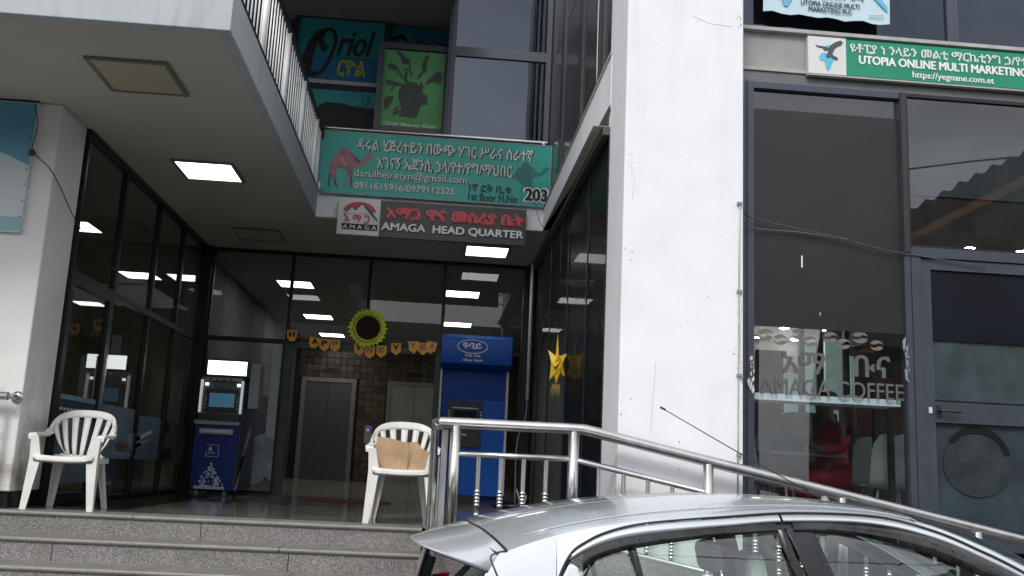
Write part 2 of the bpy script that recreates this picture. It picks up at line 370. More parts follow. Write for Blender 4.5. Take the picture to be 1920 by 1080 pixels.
# ragged plaster edge and rust-brown stain marks come with the material
so_ = B(-6.5, -1.452, 5.97, YB+.3, ZS, ZS+.02).box(-1.452, XR-.137, 10.78, YB+.3, ZS, ZS+.02).build('soffit', SOF, bld)
B(-6.5, -1.45, 5.95, 6.05, ZS-.012, 4.66).build('balcony_fascia', FAS, bld, bevel=.006)
B(-1.53, -1.447, 6.053, 10.70, ZS-.012, 4.66).build('balcony_fascia', FAS, bld, bevel=.006)
B(-1.45, XR-.137, 10.70, 10.78, ZS-.012, 4.75).build('balcony_fascia', PL, bld, 'white fascia behind the signs at the back of the balcony opening')
bq = [(1.144, 10.70, ZS), (1.144, 10.70, 4.60), (1.276, 7.22, 4.556), (1.276, 7.22, 4.975), (1.292, 10.70, ZS), (1.292, 10.70, 4.60), (1.292, 7.22, ZS), (1.292, 7.22, 4.975)]
mb = MB()
for f_ in ((0, 1, 3, 2), (4, 6, 7, 5), (1, 5, 7, 3), (0, 4, 5, 1), (2, 3, 7, 6)): mb.face([bq[q_] for q_ in f_])
mb.build('beam', PL, bld, 'pale beam along the right side of the opening')
MB().face([bq[0], bq[2], bq[6], bq[4]]).face([(a, b, c+.003) for a, b, c in (bq[0], bq[2], bq[6], bq[4])]).build('beam_underside', mat('bronze soffit strip', (.085, .08, .07), .6), bld)
MB().tube([(1.14, 10.70, 4.61), (1.272, 7.22, 4.99)], .011, 6).build('flashing', STRIP, bld)
B(-6.5, -1.50, 6.05, YB, ZS+.025, 4.64).box(-1.50, 1.14, 10.79, YB, ZS+.025, 4.64).build('floor_slab', CONC, bld)
B(XR+.03, XR+.9, 7.32, YB+.3, ZS+.004, ZS+.25).build('floor_slab', CONC, bld)
B(XR-.137, XR, 7.22, YB, ZS, ZS+.003).build('soffit', SOF, bld)
# --- back glass wall
def window(name, x0, x1, z0, z1, y, gmat, fmat=ALUB, parent=bld, fw=.035, d=.06, pane=True, label=None, sill=True):
    f = MB().box(x0, x0+fw, y-d/2, y+d/2, z0, z1).box(x1-fw, x1, y-d/2, y+d/2, z0, z1).box(x0+fw, x1-fw, y-d/2, y+d/2, z1-fw, z1)
    if sill: f.box(x0+fw, x1-fw, y-d/2, y+d/2, z0, z0+fw)
    o = f.build(name, fmat, parent, label)
    if pane: B(x0+fw, x1-fw, y-.004, y+.004, z0+(fw if sill else 0), z1-fw).build('pane', gmat, o)
    return o
def window_x(name, y0, y1, z0, z1, x, gmat, fmat=ALUB, parent=bld, fw=.035, d=.06, label=None, pane=True):
    f = MB().box(x-d/2, x+d/2, y0, y0+fw, z0, z1).box(x-d/2, x+d/2, y1-fw, y1, z0, z1).box(x-d/2, x+d/2, y0+fw, y1-fw, z1-fw, z1).box(x-d/2, x+d/2, y0+fw, y1-fw, z0, z0+fw)
    o = f.build(name, fmat, parent, label)
    if pane: B(x-.004, x+.004, y0+fw, y1-fw, z0+fw, z1-fw).build('pane', gmat, o)
    return o
ZT = 3.155
for a, b in [(XL+.10, -1.965), (-1.965, -.936), (-.936, .066), (.066, 1.16)]:
    window('window', a, b, ZT, ZS-.002, YB, GL_BACK, fw=.022)
window('window', XL+.10, -1.975, ZF, ZT-.002, YB, GL_BACK, fw=.035, label='fixed glass panel behind the left cash machine')
window('window', .080, 1.16, ZF, ZT-.002, YB, GL_BACK, fw=.035, label='fixed glass panel behind the right cash machine')
# wide door opening: frame only, leaf folded open on the left
DF = mat('door frame grey', (.05, .06, .065), .4, metal=.3)
B(-1.972, -1.87, YB-.04, YB+.05, ZF, ZT-.08).box(-.0, .078, YB-.04, YB+.05, ZF, ZT-.08).box(-1.972, .078, YB-.04, YB+.05, ZT-.08, ZT-.002).build('door_frame', DF, bld)
B(XL-.04, XL+.10, YB-.12, YB+.05, ZF, ZS-.001).build('corner_post', ALUB, bld)
B(1.16, XR+.04, YB-.10, YB+.05, ZF, ZS-.001).build('corner_post', mat('navy corner post', (.008, .010, .022), .35), bld)
# stand-in pale strip & torn film, left of the door
# --- left glass wall (plane X)
ys = [8.205, 9.30, 10.50, 11.56, YB-.12]
for i, (a, b) in enumerate(zip(ys, ys[1:])):
    window_x('window', a, b, 3.10, ZS-.002, XL, GL_LEFT, fw=.03)
    if i: window_x('window', a, b, ZF, 3.098, XL, GL_LEFT, fw=.03)
dr = window_x('door', ys[0], ys[1], ZF, 3.098, XL, GL_LEFT, fw=.085, label='glass door in the left side wall of the entrance')
B(XL+.03, XL+.05, ys[1]-.06, ys[1]-.03, 2.0, 2.5).build('handle', STEEL, dr)
B(XL-.035, XL+.04, 8.19, YB-.12, ZS-.06, ZS-.0025).build('head_rail', ALUB, bld)
B(XL-.03, 1.16, YB-.045, YB+.045, ZS-.05, ZS-.0022).build('head_rail', ALUB, bld)
# --- right glass wall (plane X)
for a, b, fm in [(7.22, 8.16, 1), (8.16, 9.37, 1), (9.37, 10.80, 0), (10.80, 11.9, 0), (11.9, YB-.10, 0)]:
    w = window_x('window', a, b, ZF, ZS-.07, XR, GL_RIGHT, fw=.012, d=.02)
    if fm:
        B(XR+.006, XR+.010, a+.014, b-.014, ZF+.03, ZS-.10).build('film', mat('side window film', (.014, .014, .015), .4, var=.08, spec=.15), w)
B(XR-.06, XR+.03, 7.22, YB-.10, ZS-.068, ZS-.0025).build('head_rail', mat('bronze head rail', (.07, .065, .055), .5), bld)
# ================================================================== HALL BEHIND THE GLASS
hall = thing('entrance_hall', (-1, 17, ZF), 'dim hall behind the entrance glass with mosaic wall and two lifts', 'hall')
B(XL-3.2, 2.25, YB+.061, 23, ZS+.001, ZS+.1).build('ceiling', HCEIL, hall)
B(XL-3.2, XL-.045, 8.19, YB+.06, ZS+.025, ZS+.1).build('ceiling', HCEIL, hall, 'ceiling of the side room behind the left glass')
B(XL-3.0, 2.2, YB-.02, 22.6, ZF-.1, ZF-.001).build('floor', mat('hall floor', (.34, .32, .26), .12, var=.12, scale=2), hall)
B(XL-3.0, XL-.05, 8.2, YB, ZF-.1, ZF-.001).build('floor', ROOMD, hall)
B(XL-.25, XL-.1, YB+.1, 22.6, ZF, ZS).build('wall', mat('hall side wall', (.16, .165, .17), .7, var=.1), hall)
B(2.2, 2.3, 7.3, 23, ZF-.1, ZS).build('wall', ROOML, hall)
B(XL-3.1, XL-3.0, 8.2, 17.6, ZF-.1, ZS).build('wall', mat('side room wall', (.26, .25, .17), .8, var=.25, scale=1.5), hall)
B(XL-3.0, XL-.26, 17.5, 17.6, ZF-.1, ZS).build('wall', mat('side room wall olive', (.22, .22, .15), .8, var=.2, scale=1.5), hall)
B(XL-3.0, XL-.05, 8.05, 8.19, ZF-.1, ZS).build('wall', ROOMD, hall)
# mosaic wall: tiles with joints, one joined part (over 300 of them)
rnd = random.Random(3)
tiles = [MB(), MB(), MB()]
YM = 22.5; ts = .155
lifts = [(-2.93, -1.88), (-.97, .10)]
LT = 3.40
nx = int(5.3/ts)+1
for i in range(nx):
    for j in range(20):
        x = XL+i*ts; z = ZF+j*ts
        if any(a-.14 < x+ts/2 < b+.14 and z < LT+.05 for a, b in lifts): continue
        d = rnd.uniform(.0, .02)
        k = rnd.choice([0, 0, 1, 1, 2])
        tiles[k].box(x+.006, x+ts-.006, YM-.02-d, YM, z+.006, z+ts-.006)
for k, c in enumerate([(.125, .080, .050), (.16, .108, .07), (.085, .054, .036)]):
    tiles[k].build('mosaic_tile', mat('mosaic %d' % k, c, .35, var=.2, scale=9), hall, kind='stuff')
B(XL-.1, 2.2, YM, YM+.1, ZF, ZS).build('wall', mat('grout', (.03, .024, .02), .9), hall)
LSTEEL = mat('lift door steel', (.42, .40, .35), .4, metal=.3, var=.1, scale=2)
LFR = mat('lift surround steel', (.30, .30, .29), .4, metal=.3, var=.1)
for i, (a, b) in enumerate(lifts):
    lf = B(a-.1, a, YM-.06, YM+.02, ZF, LT).box(b, b+.1, YM-.06, YM+.02, ZF, LT).box(a-.1, b+.1, YM-.06, YM+.02, LT, LT+.1).build('lift', LFR, hall, 'left lift, shade put into its door colour' if i == 0 else 'right lift with brighter doors')
    m_ = (a+b)/2
    dm = LSTEEL if i else mat('lift door painted shade', (.13, .13, .13), .35, metal=.3)  # left doors carry their shade as a darker colour
    B(a, m_-.006, YM-.03, YM, ZF, LT-.002).build('door_leaf', dm, lf); B(m_+.006, b, YM-.03, YM, ZF, LT-.002).build('door_leaf', dm, lf)
    B(m_-.16, m_+.16, YM-.05, YM-.02, LT+.22, LT+.32).build('indicator', DARK, lf)
cpn = B(-1.52, -1.36, YM-.05, YM-.02, 2.05, 2.45).build('call_panel', LGREY, hall)
B(-1.46, -1.43, YM-.06, YM-.05, 2.33, 2.37).build('call_light', mat('violet call light', (.1, .05, .4), .4, emit=(.25, .12, 1), es=1.5), cpn)
# pale strip put before the glass stands in for a bright upright; torn film
B(-2.135, -2.012, YB-.012, YB-.006, 1.84, ZT-.045).build('stand_in_strip', mat('pale stand-in strip', (.42, .47, .50), .5, var=.08), hall)
TORN = mat('torn window film', (.27, .31, .32), .6, var=.3, scale=5, dirt=.5, dirtcol=(.10, .12, .13))
pixpoly([(470, 822), (492, 812), (512, 822), (520, 835), (516, 870), (513, 907), (505, 902), (497, 893), (488, 905), (470, 908), (459, 905), (457, 870), (461, 840)], 'Y', YB-.01, .004).build('torn_film', TORN, hall)
B(-2.33, -2.14, YB-.010, YB-.006, 2.42, 2.80).build('notice', mat('notice paper', (.34, .36, .37), .7, var=.1), hall)
# ================================================================== CEILING LIGHTS
def ceil_light(x, y, lit, label, grp, z=ZS, s=.52, sy=.56, deep=.022):
    t = thing('ceiling_light', (x+s/2, y+sy/2, z), label, 'ceiling light', grp)
    MB().box(x-.03, x, y-.03, y+sy+.03, z-deep, z-.001).box(x+s, x+s+.03, y-.03, y+sy+.03, z-deep, z-.001).box(x, x+s, y-.03, y, z-deep, z-.001).box(x, x+s, y+sy, y+sy+.03, z-deep, z-.001).build('frame', FIXF, t)
    B(x, x+s, y, y+sy, z-deep+.006, z-.002).build('diffuser', (LITH if lit == 2 else LIT if lit else UNLIT), t)
ceil_light(-2.56, 6.60, 0, 'unlit square ceiling light nearest the street, under the balcony', 'square lights in the porch soffit')
ceil_light(-2.56, 8.92, 1, 'lit square ceiling light in the middle of the porch soffit', 'square lights in the porch soffit')
ceil_light(-2.53, 11.56, 0, 'unlit square ceiling light near the back glass, left side', 'square lights in the porch soffit')
ceil_light(.31, 11.68, 1, 'lit square ceiling light below the charcoal sign', 'square lights in the porch soffit')
for x, y, n in [(-2.53, 14.88, 'large lit light behind the glass, top of the left row'), (-2.56, 18.33, 'middle lit light of the left row behind the glass'), (-2.56, 21.0, 'lowest lit light of the left row, above the orange banner'),
                (.11, 14.88, 'upper lit light behind the glass above the blue cash machine'), (.13, 18.3, 'lower lit light behind the glass just above the blue cash machine')]:
    ceil_light(x, y, 2, n, 'lights on the hall ceiling', sy=.56)
ceil_light(-4.82, 11.70, 2, 'lit light in the side room, just right of the left column', 'lights on the side room ceiling')
ceil_light(-4.94, 14.92, 2, 'lit light deeper in the side room behind the left glass', 'lights on the side room ceiling')
# ================================================================== STEPS AND LANDING
st = thing('entrance_steps', (-3, 6, 0), 'speckled grey granite steps with rounded nosings in front of the entrance', 'steps')
rise, tread = .16, .31
sk = -.05   # the flight is very slightly out of square with the facade
def ye(x, k): return 7.37 - k*tread + sk*(x+0.0)
xa, xb = -7.0, -.02
joints = {0: [-5.2, -3.4, -1.65], 1: [-6.0, -4.2, -2.60, -.95], 2: [-5.1, -3.3, -1.5], 3: [-6, -4.3, -2.6, -.9], 4: [-5, -3.4, -1.6], 5: [-6, -4.2, -2.4, -.8], 6: [-5, -3.3, -1.6]}
njoint = {0: [-5.6, -2.15], 1: [-6.1, -4.3, -1.02], 2: [-5, -2.86, -.9], 3: [-5.6, -2.1], 4: [-6.1, -4.3, -1.02], 5: [-5, -2.86], 6: [-5.6, -2.1]}
for k in range(7):
    zt = ZF-k*rise
    xs = [xa]+joints[k]+[xb]
    for a, b in zip(xs, xs[1:]):
        a2, b2 = a+.003, b-.003
        MB().prism([(a2, ye(a2, k)+.02, zt-rise), (b2, ye(b2, k)+.02, zt-rise), (b2, ye(b2, k)+.05, zt-rise), (a2, ye(a2, k)+.05, zt-rise)], (0, 0, rise-.034)).build('riser_slab', GRAN, st)
    xs = [xa]+njoint[k]+[xb]
    for a, b in zip(xs, xs[1:]):
        a2, b2 = a+.003, b-.003
        dep = .36 if k else .30
        prof = [(dep, -.034), (dep, 0), (.016, 0), (.005, -.004), (0, -.014), (.0, -.022), (.006, -.031), (.016, -.034)]
        r1 = [(a2, ye(a2, k)+p, zt+q) for p, q in prof]; r2 = [(b2, ye(b2, k)+p, zt+q) for p, q in prof]
        MB().grid([r1, r2], closed=True, smooth=False).face(r1[::-1]).face(r2).build('tread_slab', NOSE, st)
# landing: polished tiles with joints, real slabs
lt = []
tx = .8; ty = .8
x = -4.8; tn = 0
xs = [-6.4+i*.8 for i in range(9)]
def yfront(x): return ye(x, 0)+.302
for i in range(9):
    a = -6.4+i*.8; b = min(a+.8, XR)
    if a >= XR: break
    yy = [None]+[8.25+.8*j for j in range(6)]+[YB-.02]
    for j in range(7):
        if a < XL-.05:
            if j > 0: continue
        b1 = b
        y1 = yy[j+1] if a >= XL-.05 or j > 0 else 8.19
        if a < XL and b > XL and j > 0: continue
        g = .0015
        ya, yb_ = (yfront(a) if a < -.05 else 6.5, yfront(b) if b < .4 else 6.5) if j == 0 else (yy[j], yy[j])
        MB().prism([(a+g, ya+g, ZF-.02), (b1-g, yb_+g, ZF-.02), (b1-g, y1-g, ZF-.02), (a+g, y1-g, ZF-.02)], (0, 0, .018)).build('floor_tile', TILE, st)
B(-7, XR, 7.70, YB, .2, ZF-.022).build('core', PLINTH, st)
B(0.0, 6.3, 6.40, 6.58, 0.0, .55).box(0.0, 1.02, 6.42, 7.5, .0, ZF-.024).build('side_wall', GRAN, st)
# ramp slope behind the rail, and shop plinth
rs_ = .197
MB().prism([(1.02, 6.42, 0), (6.3, 6.42, 0), (6.3, 6.42, ZF-(6.3-1.02)*rs_), (1.02, 6.42, ZF-.002)], (0, .62, 0)).build('ramp', GRAN, st, 'granite ramp falling to the right behind the rail')
B(2.17, 6.6, 7.02, 7.12, 0, 1.25).build('shop_plinth', PLINTH, bld)
# red mat
tag(B(-1.42, -.42, 11.25, 11.62, ZF-.001, ZF+.012).build('door_mat', mat('red mat', (.10, .012, .012), .9, var=.2, scale=30)), 'thin red mat on the polished floor before the doors', 'mat')
# ================================================================== BALCONY RAILINGS
brl = thing('balcony_railing', (-1.49, 8.3, 4.66), 'dark topped balcony railing with many pale upright bars over the left fascia', 'railing')
XRL = -1.475
B(XRL-.03, XRL+.03, 5.98, 10.74, 4.662, 4.685).build('bottom_rail', DARK, brl)
MB().tube([(XRL, 5.95, 5.40), (XRL, 10.74, 5.40)], .032, 10).build('top_rail', DARK, brl)
bar = MB().tube([(0, 0, 0), (0, 0, .685)], .0065, 8).mesh('bar', BSTEEL)
post = MB().tube([(0, 0, 0), (0, 0, .74)], .024, 10).mesh('post', BSTEEL)
y = 6.0; k = 0
while y < 10.73:
    me = post if k % 9 == 0 else bar
    o = bpy.data.objects.new('post' if k % 9 == 0 else 'bar', me); o.location = (XRL, y, 4.686); add(o, brl)
    if k % 9 == 0:
        pass
    y += .121; k += 1
br2 = thing('balcony_railing', (-.2, 10.74, 5.0), 'polished steel handrail above the teal camel sign', 'railing')
MB().tube(smooth_pts([(-1.44, 10.74, 5.42), (.98, 10.74, 5.42), (1.09, 10.74, 5.415), (1.13, 10.74, 5.375), (1.135, 10.74, 5.30)], 5), .022, 10).build('top_rail', STEEL, br2)
for x in (-1.36, -.5, .26, .98): MB().tube([(x, 10.75, 4.75), (x, 10.75, 5.41)], .012, 8).build('post', STEEL, br2)
# ================================================================== UPPER FLOOR
YU = 11.9; YBAY = 11.0
ZU = 7.33
MB().box(-6.5, .02, 6.1, YU+2.6, ZU, ZU+.15).build('upper_soffit', mat('upper soffit', (.20, .195, .185), .9, var=.05), bld)
MB().box(-6.5, .02, 5.95, 6.1, ZU-.2, 9.5).build('upper_fascia', FAS, bld)
B(-6.5, .02, YU+.12, YU+.2, 4.66, ZU).build('upper_wall', mat('upper dark wall', (.025, .026, .028), .7), bld)
# upper frames between vinyl panels
shop_s = thing('salon_front', (-1.2, YU, 4.7), 'beauty salon front on the balcony with teal and green vinyl panels', 'shopfront')
UF = mat('upper black frame', (.018, .02, .024), .4)
VT = mat('salon teal vinyl', (.010, .20, .21), .4, var=.12, scale=1.2)
VB = mat('salon blue vinyl', (.010, .12, .24), .4, var=.15, scale=1.2)
p0 = hit(563, 30, 'Y', YU); p1 = hit(714, 158, 'Y', YU)
xa_, xb_, zt_, zb_ = p0.x, p1.x, hit(640, 38, 'Y', YU).z, hit(640, 153, 'Y', YU).z
zm = zt_-(zt_-zb_)*.60
B(xa_, xb_, YU, YU+.02, zm, zt_).build('vinyl_panel', VT, shop_s, 'teal upper part of the salon panel with black script')
B(xa_, xb_, YU, YU+.02, zb_, zm-.001).build('vinyl_panel', VB, shop_s, 'blue lower part of the salon panel with yellow letters')
B(xa_-.06, xa_, YU-.02, YU+.06, 4.66, ZU).box(xb_, xb_+.10, YU-.02, YU+.06, 4.66, ZU).box(xa_, xb_, YU-.02, YU+.05, zb_-.12, zb_-.05).box(xa_, xb_, YU-.02, YU+.05, zt_, ZU).build('frame', UF, shop_s)
B(xa_, xb_, YU-.03, YU+.03, zb_-.05, zb_).build('sill', mat('pale sill', (.42, .43, .44), .5), shop_s)
def upx(x, y, yy=YU): p = hit(x, y, 'Y', yy); return (p.x, p.z)
# black script: big swooping O then the rest of the word
Opts = [upx(560+a*.24077, b*.24077) for a, b in [(218, 388), (190, 360), (178, 310), (200, 250), (245, 225), (282, 260), (285, 340), (235, 470), (175, 555), (115, 578), (65, 545), (65, 480), (95, 370), (150, 270), (205, 228)]]
Ow = [.10, .10, .07, .05, .045, .05, .05, .05, .055, .07, .11, .13, .12, .09, .04]
ribbon(smooth_pts(Opts, 4), [Ow[i//4]+(Ow[min(i//4+1, 14)]-Ow[i//4])*(i % 4)/4 for i in range(len(Opts)*4-3)], YU).build('lettering', BLACK, shop_s)
q0 = upx(632, 104); q1 = upx(704, 64)
text('riol', q0[0], q1[0], q0[1], q1[1]+.02, YU, BLACK, shop_s, bold=.012, shear=.35, slope=.03)
q0 = upx(632, 143); q1 = upx(686, 116)
text('ርዮል', q0[0], q1[0], q0[1], q1[1], YU, mat('yellow letter', (.36, .36, .01), .5), shop_s, bold=.006, shear=.1)
ribbon([upx(628, 109), upx(712, 114)], [.012, .012], YU).build('lettering_rule', mat('rule', (.03, .12, .13), .5), shop_s)
# lower panel with reclining black silhouette
zl = hit(640, 165, 'Y', YU).z
B(xa_, xb_, YU, YU+.02, 4.66, zb_-.121).build('vinyl_panel', mat('salon pale vinyl', (.03, .27, .29), .4, var=.15), shop_s, 'pale teal lower salon panel with a lying black figure')
pixpoly([(560, 212), (590, 208), (599, 197), (612, 191), (640, 194), (668, 201), (690, 204), (705, 203), (705, 260), (560, 260)], 'Y', YU, .003).build('figure', BLACK, shop_s)
ribbon(smooth_pts([upx(668, 201), upx(678, 194), upx(680, 187), upx(676, 183)], 4), [.008]*13, YU).build('lettering_rule', BLACK, shop_s)
ribbon(smooth_pts([upx(676, 203), upx(689, 196), upx(693, 187), upx(688, 181)], 4), [.012]*13, YU).build('lettering_rule', BLACK, shop_s)
# second panel, half hidden behind the open door leaf
xc_ = upx(848, 45)[0]
B(xb_+.10, xc_, YU, YU+.02, 4.66, zt_-.02).build('vinyl_panel', mat('salon painted-shade teal', (.006, .085, .12), .4, var=.3, scale=1.5), shop_s, 'teal panel behind the open door, shade put into its colour')  # shade behind the door leaf is mixed into this darker teal
for i in range(5):
    ribbon(smooth_pts([upx(733+i*3, 80-i*2.2), upx(742+i*2, 72-i*1.5), upx(755, 71-i*1.2), upx(764-i*2, 78-i*2)], 4), [.01+.01*(j % 4) for j in range(13)], YU).build('hair_stroke', BLACK, shop_s)
q0 = upx(775, 96); q1 = upx(842, 78); text('Beauty', q0[0], q1[0], q0[1], q1[1], YU, BLACK, shop_s, shear=.4, bold=.006)
# door leaf with green poster
YD = 11.45
def frame_px(a, b, mt, name, parent, y, fw, d=.05, **k):
    x0, z1 = a; x1, z0 = b
    return MB().box(x0, x0+fw, y-d/2, y+d/2, z0, z1).box(x1-fw, x1, y-d/2, y+d/2, z0, z1).box(x0+fw, x1-fw, y-d/2, y+d/2, z1-fw, z1).box(x0+fw, x1-fw, y-d/2, y+d/2, z0, z0+.09).build(name, mt, parent, **k)
sdr = thing('salon_door', (-.5, YD, 4.7), 'open grey framed salon door with a green hairdresser poster', 'door')
GF = mat('salon door grey', (.10, .105, .115), .45, metal=.2)
d0 = upx(709, 79, YD); d1 = upx(838, 262, YD)
MB().box(d0[0]+.02, d0[0]+.09, YD-.03, YD+.03, 4.66, d0[1]).box(d1[0]-.085, d1[0]-.012, YD-.03, YD+.03, 4.66, d0[1]).box(d0[0]+.09, d1[0]-.085, YD-.03, YD+.03, d0[1]-.075, d0[1]).box(d0[0]+.09, d1[0]-.085, YD-.03, YD+.03, 4.66, upx(770, 240, YD)[1]).build('door_frame', GF, sdr)
B(d1[0]-.01, d1[0]+.03, YD-.035, YD+.02, 4.66, d0[1]-.03).build('edge_strip', mat('white edge strip', (.5, .5, .5), .4), sdr)
GP = mat('green poster', (.13, .42, .155), .5, var=.14, scale=2)
pz1 = upx(770, 96, YD)[1]; pz0 = upx(770, 240, YD)[1]
B(d0[0]+.09, d1[0]-.085, YD+.0, YD+.01, pz0, pz1).build('poster', GP, sdr)
PS = mat('poster shadow print', (.085, .10, .085), .6, var=.15)
def pp(x, y): return (560+x*.24077, y*.24077)   # enlarged-crop coordinates to photo coordinates
fig = [(845, 645), (900, 640), (945, 665), (965, 700), (970, 735), (1000, 745), (1003, 800), (1005, 815), (955, 820), (940, 860), (915, 920), (850, 915), (780, 905), (800, 850), (790, 800), (775, 770), (780, 700), (810, 665)]
mbp = pixpoly([pp(*q) for q in fig], 'Y', YD-.0, .004)
for poly in [[(750, 393), (800, 405), (835, 445), (865, 460), (870, 490), (845, 500), (805, 495), (790, 440)],
             [(855, 495), (868, 500), (885, 598), (875, 598)], [(812, 540), (860, 530), (862, 542), (815, 555)],
             [(690, 500), (730, 492), (770, 520), (765, 545), (720, 540), (692, 525)], [(735, 540), (745, 538), (812, 605), (806, 612)], [(765, 530), (775, 530), (830, 628), (822, 628)],
             [(985, 440), (1020, 425), (1000, 500), (995, 560), (975, 565), (955, 520)], [(970, 545), (980, 552), (950, 605), (930, 615), (925, 598)],
             [(1030, 600), (1060, 570), (1090, 557), (1112, 575), (1112, 640), (1090, 655), (1050, 640), (985, 662), (990, 645)],
             [(680, 620), (740, 630), (820, 655), (815, 668), (750, 672), (730, 710), (712, 700), (735, 665), (680, 660)],
             [(822, 640), (820, 590), (835, 560), (860, 553), (848, 580), (845, 620), (870, 645), (840, 655)],
             [(940, 640), (965, 645), (975, 690), (955, 690)], [(665, 770), (700, 745), (740, 755), (725, 800), (690, 845), (663, 850)],
             [(735, 850), (790, 822), (775, 850), (740, 880)], [(730, 880), (800, 850), (790, 880), (735, 905)]]:
    pixpoly([pp(*q) for q in poly], 'Y', YD, .004, mbp)
mbp.build('poster_print', PS, sdr)
q0 = upx(716, 229, YD); q1 = upx(820, 241, YD)
zt5 = upx(768, 230.5, YD)[1]; text('Oriel Beauty Salon', q0[0]+.02, q1[0]-.01, zt5-.062, zt5, YD, mat('poster pale letter', (.62, .80, .60), .6), sdr, shear=.3, bold=.003, slope=-.005)
MB().tube([(d0[0]+.16, YD-.03, 5.42), (d0[0]+.16, YD-.08, 5.42), (d0[0]+.32, YD-.08, 5.41), (d0[0]+.32, YD-.03, 5.41)], .011, 8).build('handle', DARK, sdr)
# projecting glass bay to the right of the salon
xb0, xb1 = upx(850, 100, YBAY)[0], upx(1042, 100, YBAY)[0]
xb1 = 1.19
BF = mat('bay frame slate', (.06, .068, .085), .4, metal=.3, var=.08)
ztr = upx(950, 104, YBAY)[1]
bay = window('window', xb0-.03, xb1, 4.66, ztr-.001, YBAY, GL_DARK, BF, fw=.06, label='tall tinted pane beside the salon, below the cross bar')
window('window', xb0-.03, xb1, ztr, 9.2, YBAY, GL_DARK, BF, fw=.06, label='tall tinted pane beside the salon, above the cross bar')
B(xb0-.06, xb0-.032, YBAY, YU+.1, 4.66, 9.2).build('bay_side', ALU, bld)
B(xb0-.06, 2.2, YBAY+.9, YBAY+1.0, 4.66, 9.2).build('upper_wall', ROOMD, bld)
# right upper wall (plane X) of tinted panels and pale mullions
XU = 1.20
def xu(y): return 1.305-(y-7.0)*.0285
yms = [7.02, 7.85, 8.9, 10.05, 10.98]
UPN = mat('bronze glass panel', (.042, .040, .040), .22, var=.25, scale=1.5, dirt=.3, dirtcol=(.09, .09, .09), stretch=(1, 1, .15))
MUL = mat('grey upright cover', (.055, .057, .065), .45, var=.1, metal=.2, stretch=(1, 1, .2), dirt=.3, dirtcol=(.2, .2, .2))
for i, (a, b) in enumerate(zip(yms, yms[1:])):
    for (z0, z1) in ((4.646, 6.5), (6.515, 9.2)):
        MB().prism([(xu(a+.01)+.012, a+.01, z0), (xu(b-.01)+.012, b-.01, z0), (xu(b-.01)+.04, b-.01, z0), (xu(a+.01)+.04, a+.01, z0)], (0, 0, z1-z0)).build('cladding_panel', UPN, bld)
    if i: MB().prism([(xu(a-.18)-.008, a-.18, 4.60), (xu(a+.03)-.008, a+.03, 4.60), (xu(a+.03)+.011, a+.03, 4.60), (xu(a-.18)+.011, a-.18, 4.60)], (0, 0, 4.6)).build('mullion', MUL, bld)
# cracked sealant lines
MB().tube(smooth_pts([(1.262, 7.86, 5.0), (1.260, 7.87, 5.6), (1.263, 7.84, 6.3), (1.262, 7.87, 7.4)], 4), .004, 5).build('sealant', WHITE, bld)
# ================================================================== SIGNS OVER THE ENTRANCE
YG = 10.64
cs = thing('camel_sign', (-.15, YG, 5.0), 'long teal agency sign with a brown camel and a phone number under the handrail', 'sign')
c0 = hit(610, 245, 'Y', YG); c1 = hit(1035, 275, 'Y', YG); c2 = hit(1028, 386, 'Y', YG); c3 = hit(603, 361, 'Y', YG)
cx0, cx1 = (c0.x+c3.x)/2, (c1.x+c2.x)/2; cz1, cz0 = (c0.z+c1.z)/2, (c2.z+c3.z)/2
B(cx0, cx1, YG, YG+.045, cz0, cz1).build('board', TEAL, cs)
MB().box(cx0-.012, cx0, YG-.004, YG+.05, cz0-.012, cz1+.012).box(cx1, cx1+.012, YG-.004, YG+.05, cz0-.012, cz1+.012).box(cx0, cx1, YG-.004, YG+.05, cz1, cz1+.012).box(cx0, cx1, YG-.004, YG+.05, cz0-.012, cz0).build('frame', mat('sign edge trim', (.20, .26, .25), .5), cs)
def q(x, y): p = hit(x, y, 'Y', YG); return (p.x, p.z)
def qtext(s, xl, yt, xr, yb, mt, parent=None, **k):
    "yt/yb: top-left and bottom-right corners in the photo"
    a = hit(xl, yt, 'Y', k.get('y', YG)); b = hit(xr, yb, 'Y', k.get('y', YG)); k.setdefault('y', YG); yy = k.pop('y')
    return text(s, a.x, b.x, b.z, a.z, yy, mt, parent or cs, **k)
# the lettering boxes follow the board (the board is level; the picture is tilted)
def lev(x, y0, y1): return (q(x, y0)[1], q(x, y1)[1])
def rowtext(s, xl, xr, xm, yt, yb, mt, parent, y=YG, **k):
    z1 = hit(xm, yt, 'Y', y).z; z0 = hit(xm, yb, 'Y', y).z
    return text(s, hit(xl, (yt+yb)/2, 'Y', y).x, hit(xr, (yt+yb)/2, 'Y', y).x, z0, z1, y, mt, parent, **k)
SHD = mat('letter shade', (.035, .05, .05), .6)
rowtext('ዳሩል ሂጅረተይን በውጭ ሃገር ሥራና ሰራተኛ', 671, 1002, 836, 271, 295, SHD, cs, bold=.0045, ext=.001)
rowtext('ዳሩል ሂጅረተይን በውጭ ሃገር ሥራና ሰራተኛ', 669, 1000, 836, 270, 294, LETP, cs, bold=.0015, ext=.004)
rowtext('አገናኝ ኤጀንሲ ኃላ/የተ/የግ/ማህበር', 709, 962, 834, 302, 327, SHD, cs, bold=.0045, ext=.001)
rowtext('አገናኝ ኤጀንሲ ኃላ/የተ/የግ/ማህበር', 707, 960, 834, 301, 326, LETP, cs, bold=.0015, ext=.004)
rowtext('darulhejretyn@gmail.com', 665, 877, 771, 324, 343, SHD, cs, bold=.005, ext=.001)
rowtext('darulhejretyn@gmail.com', 664, 876, 771, 323.5, 342, LETP, cs, bold=.0005, ext=.004)
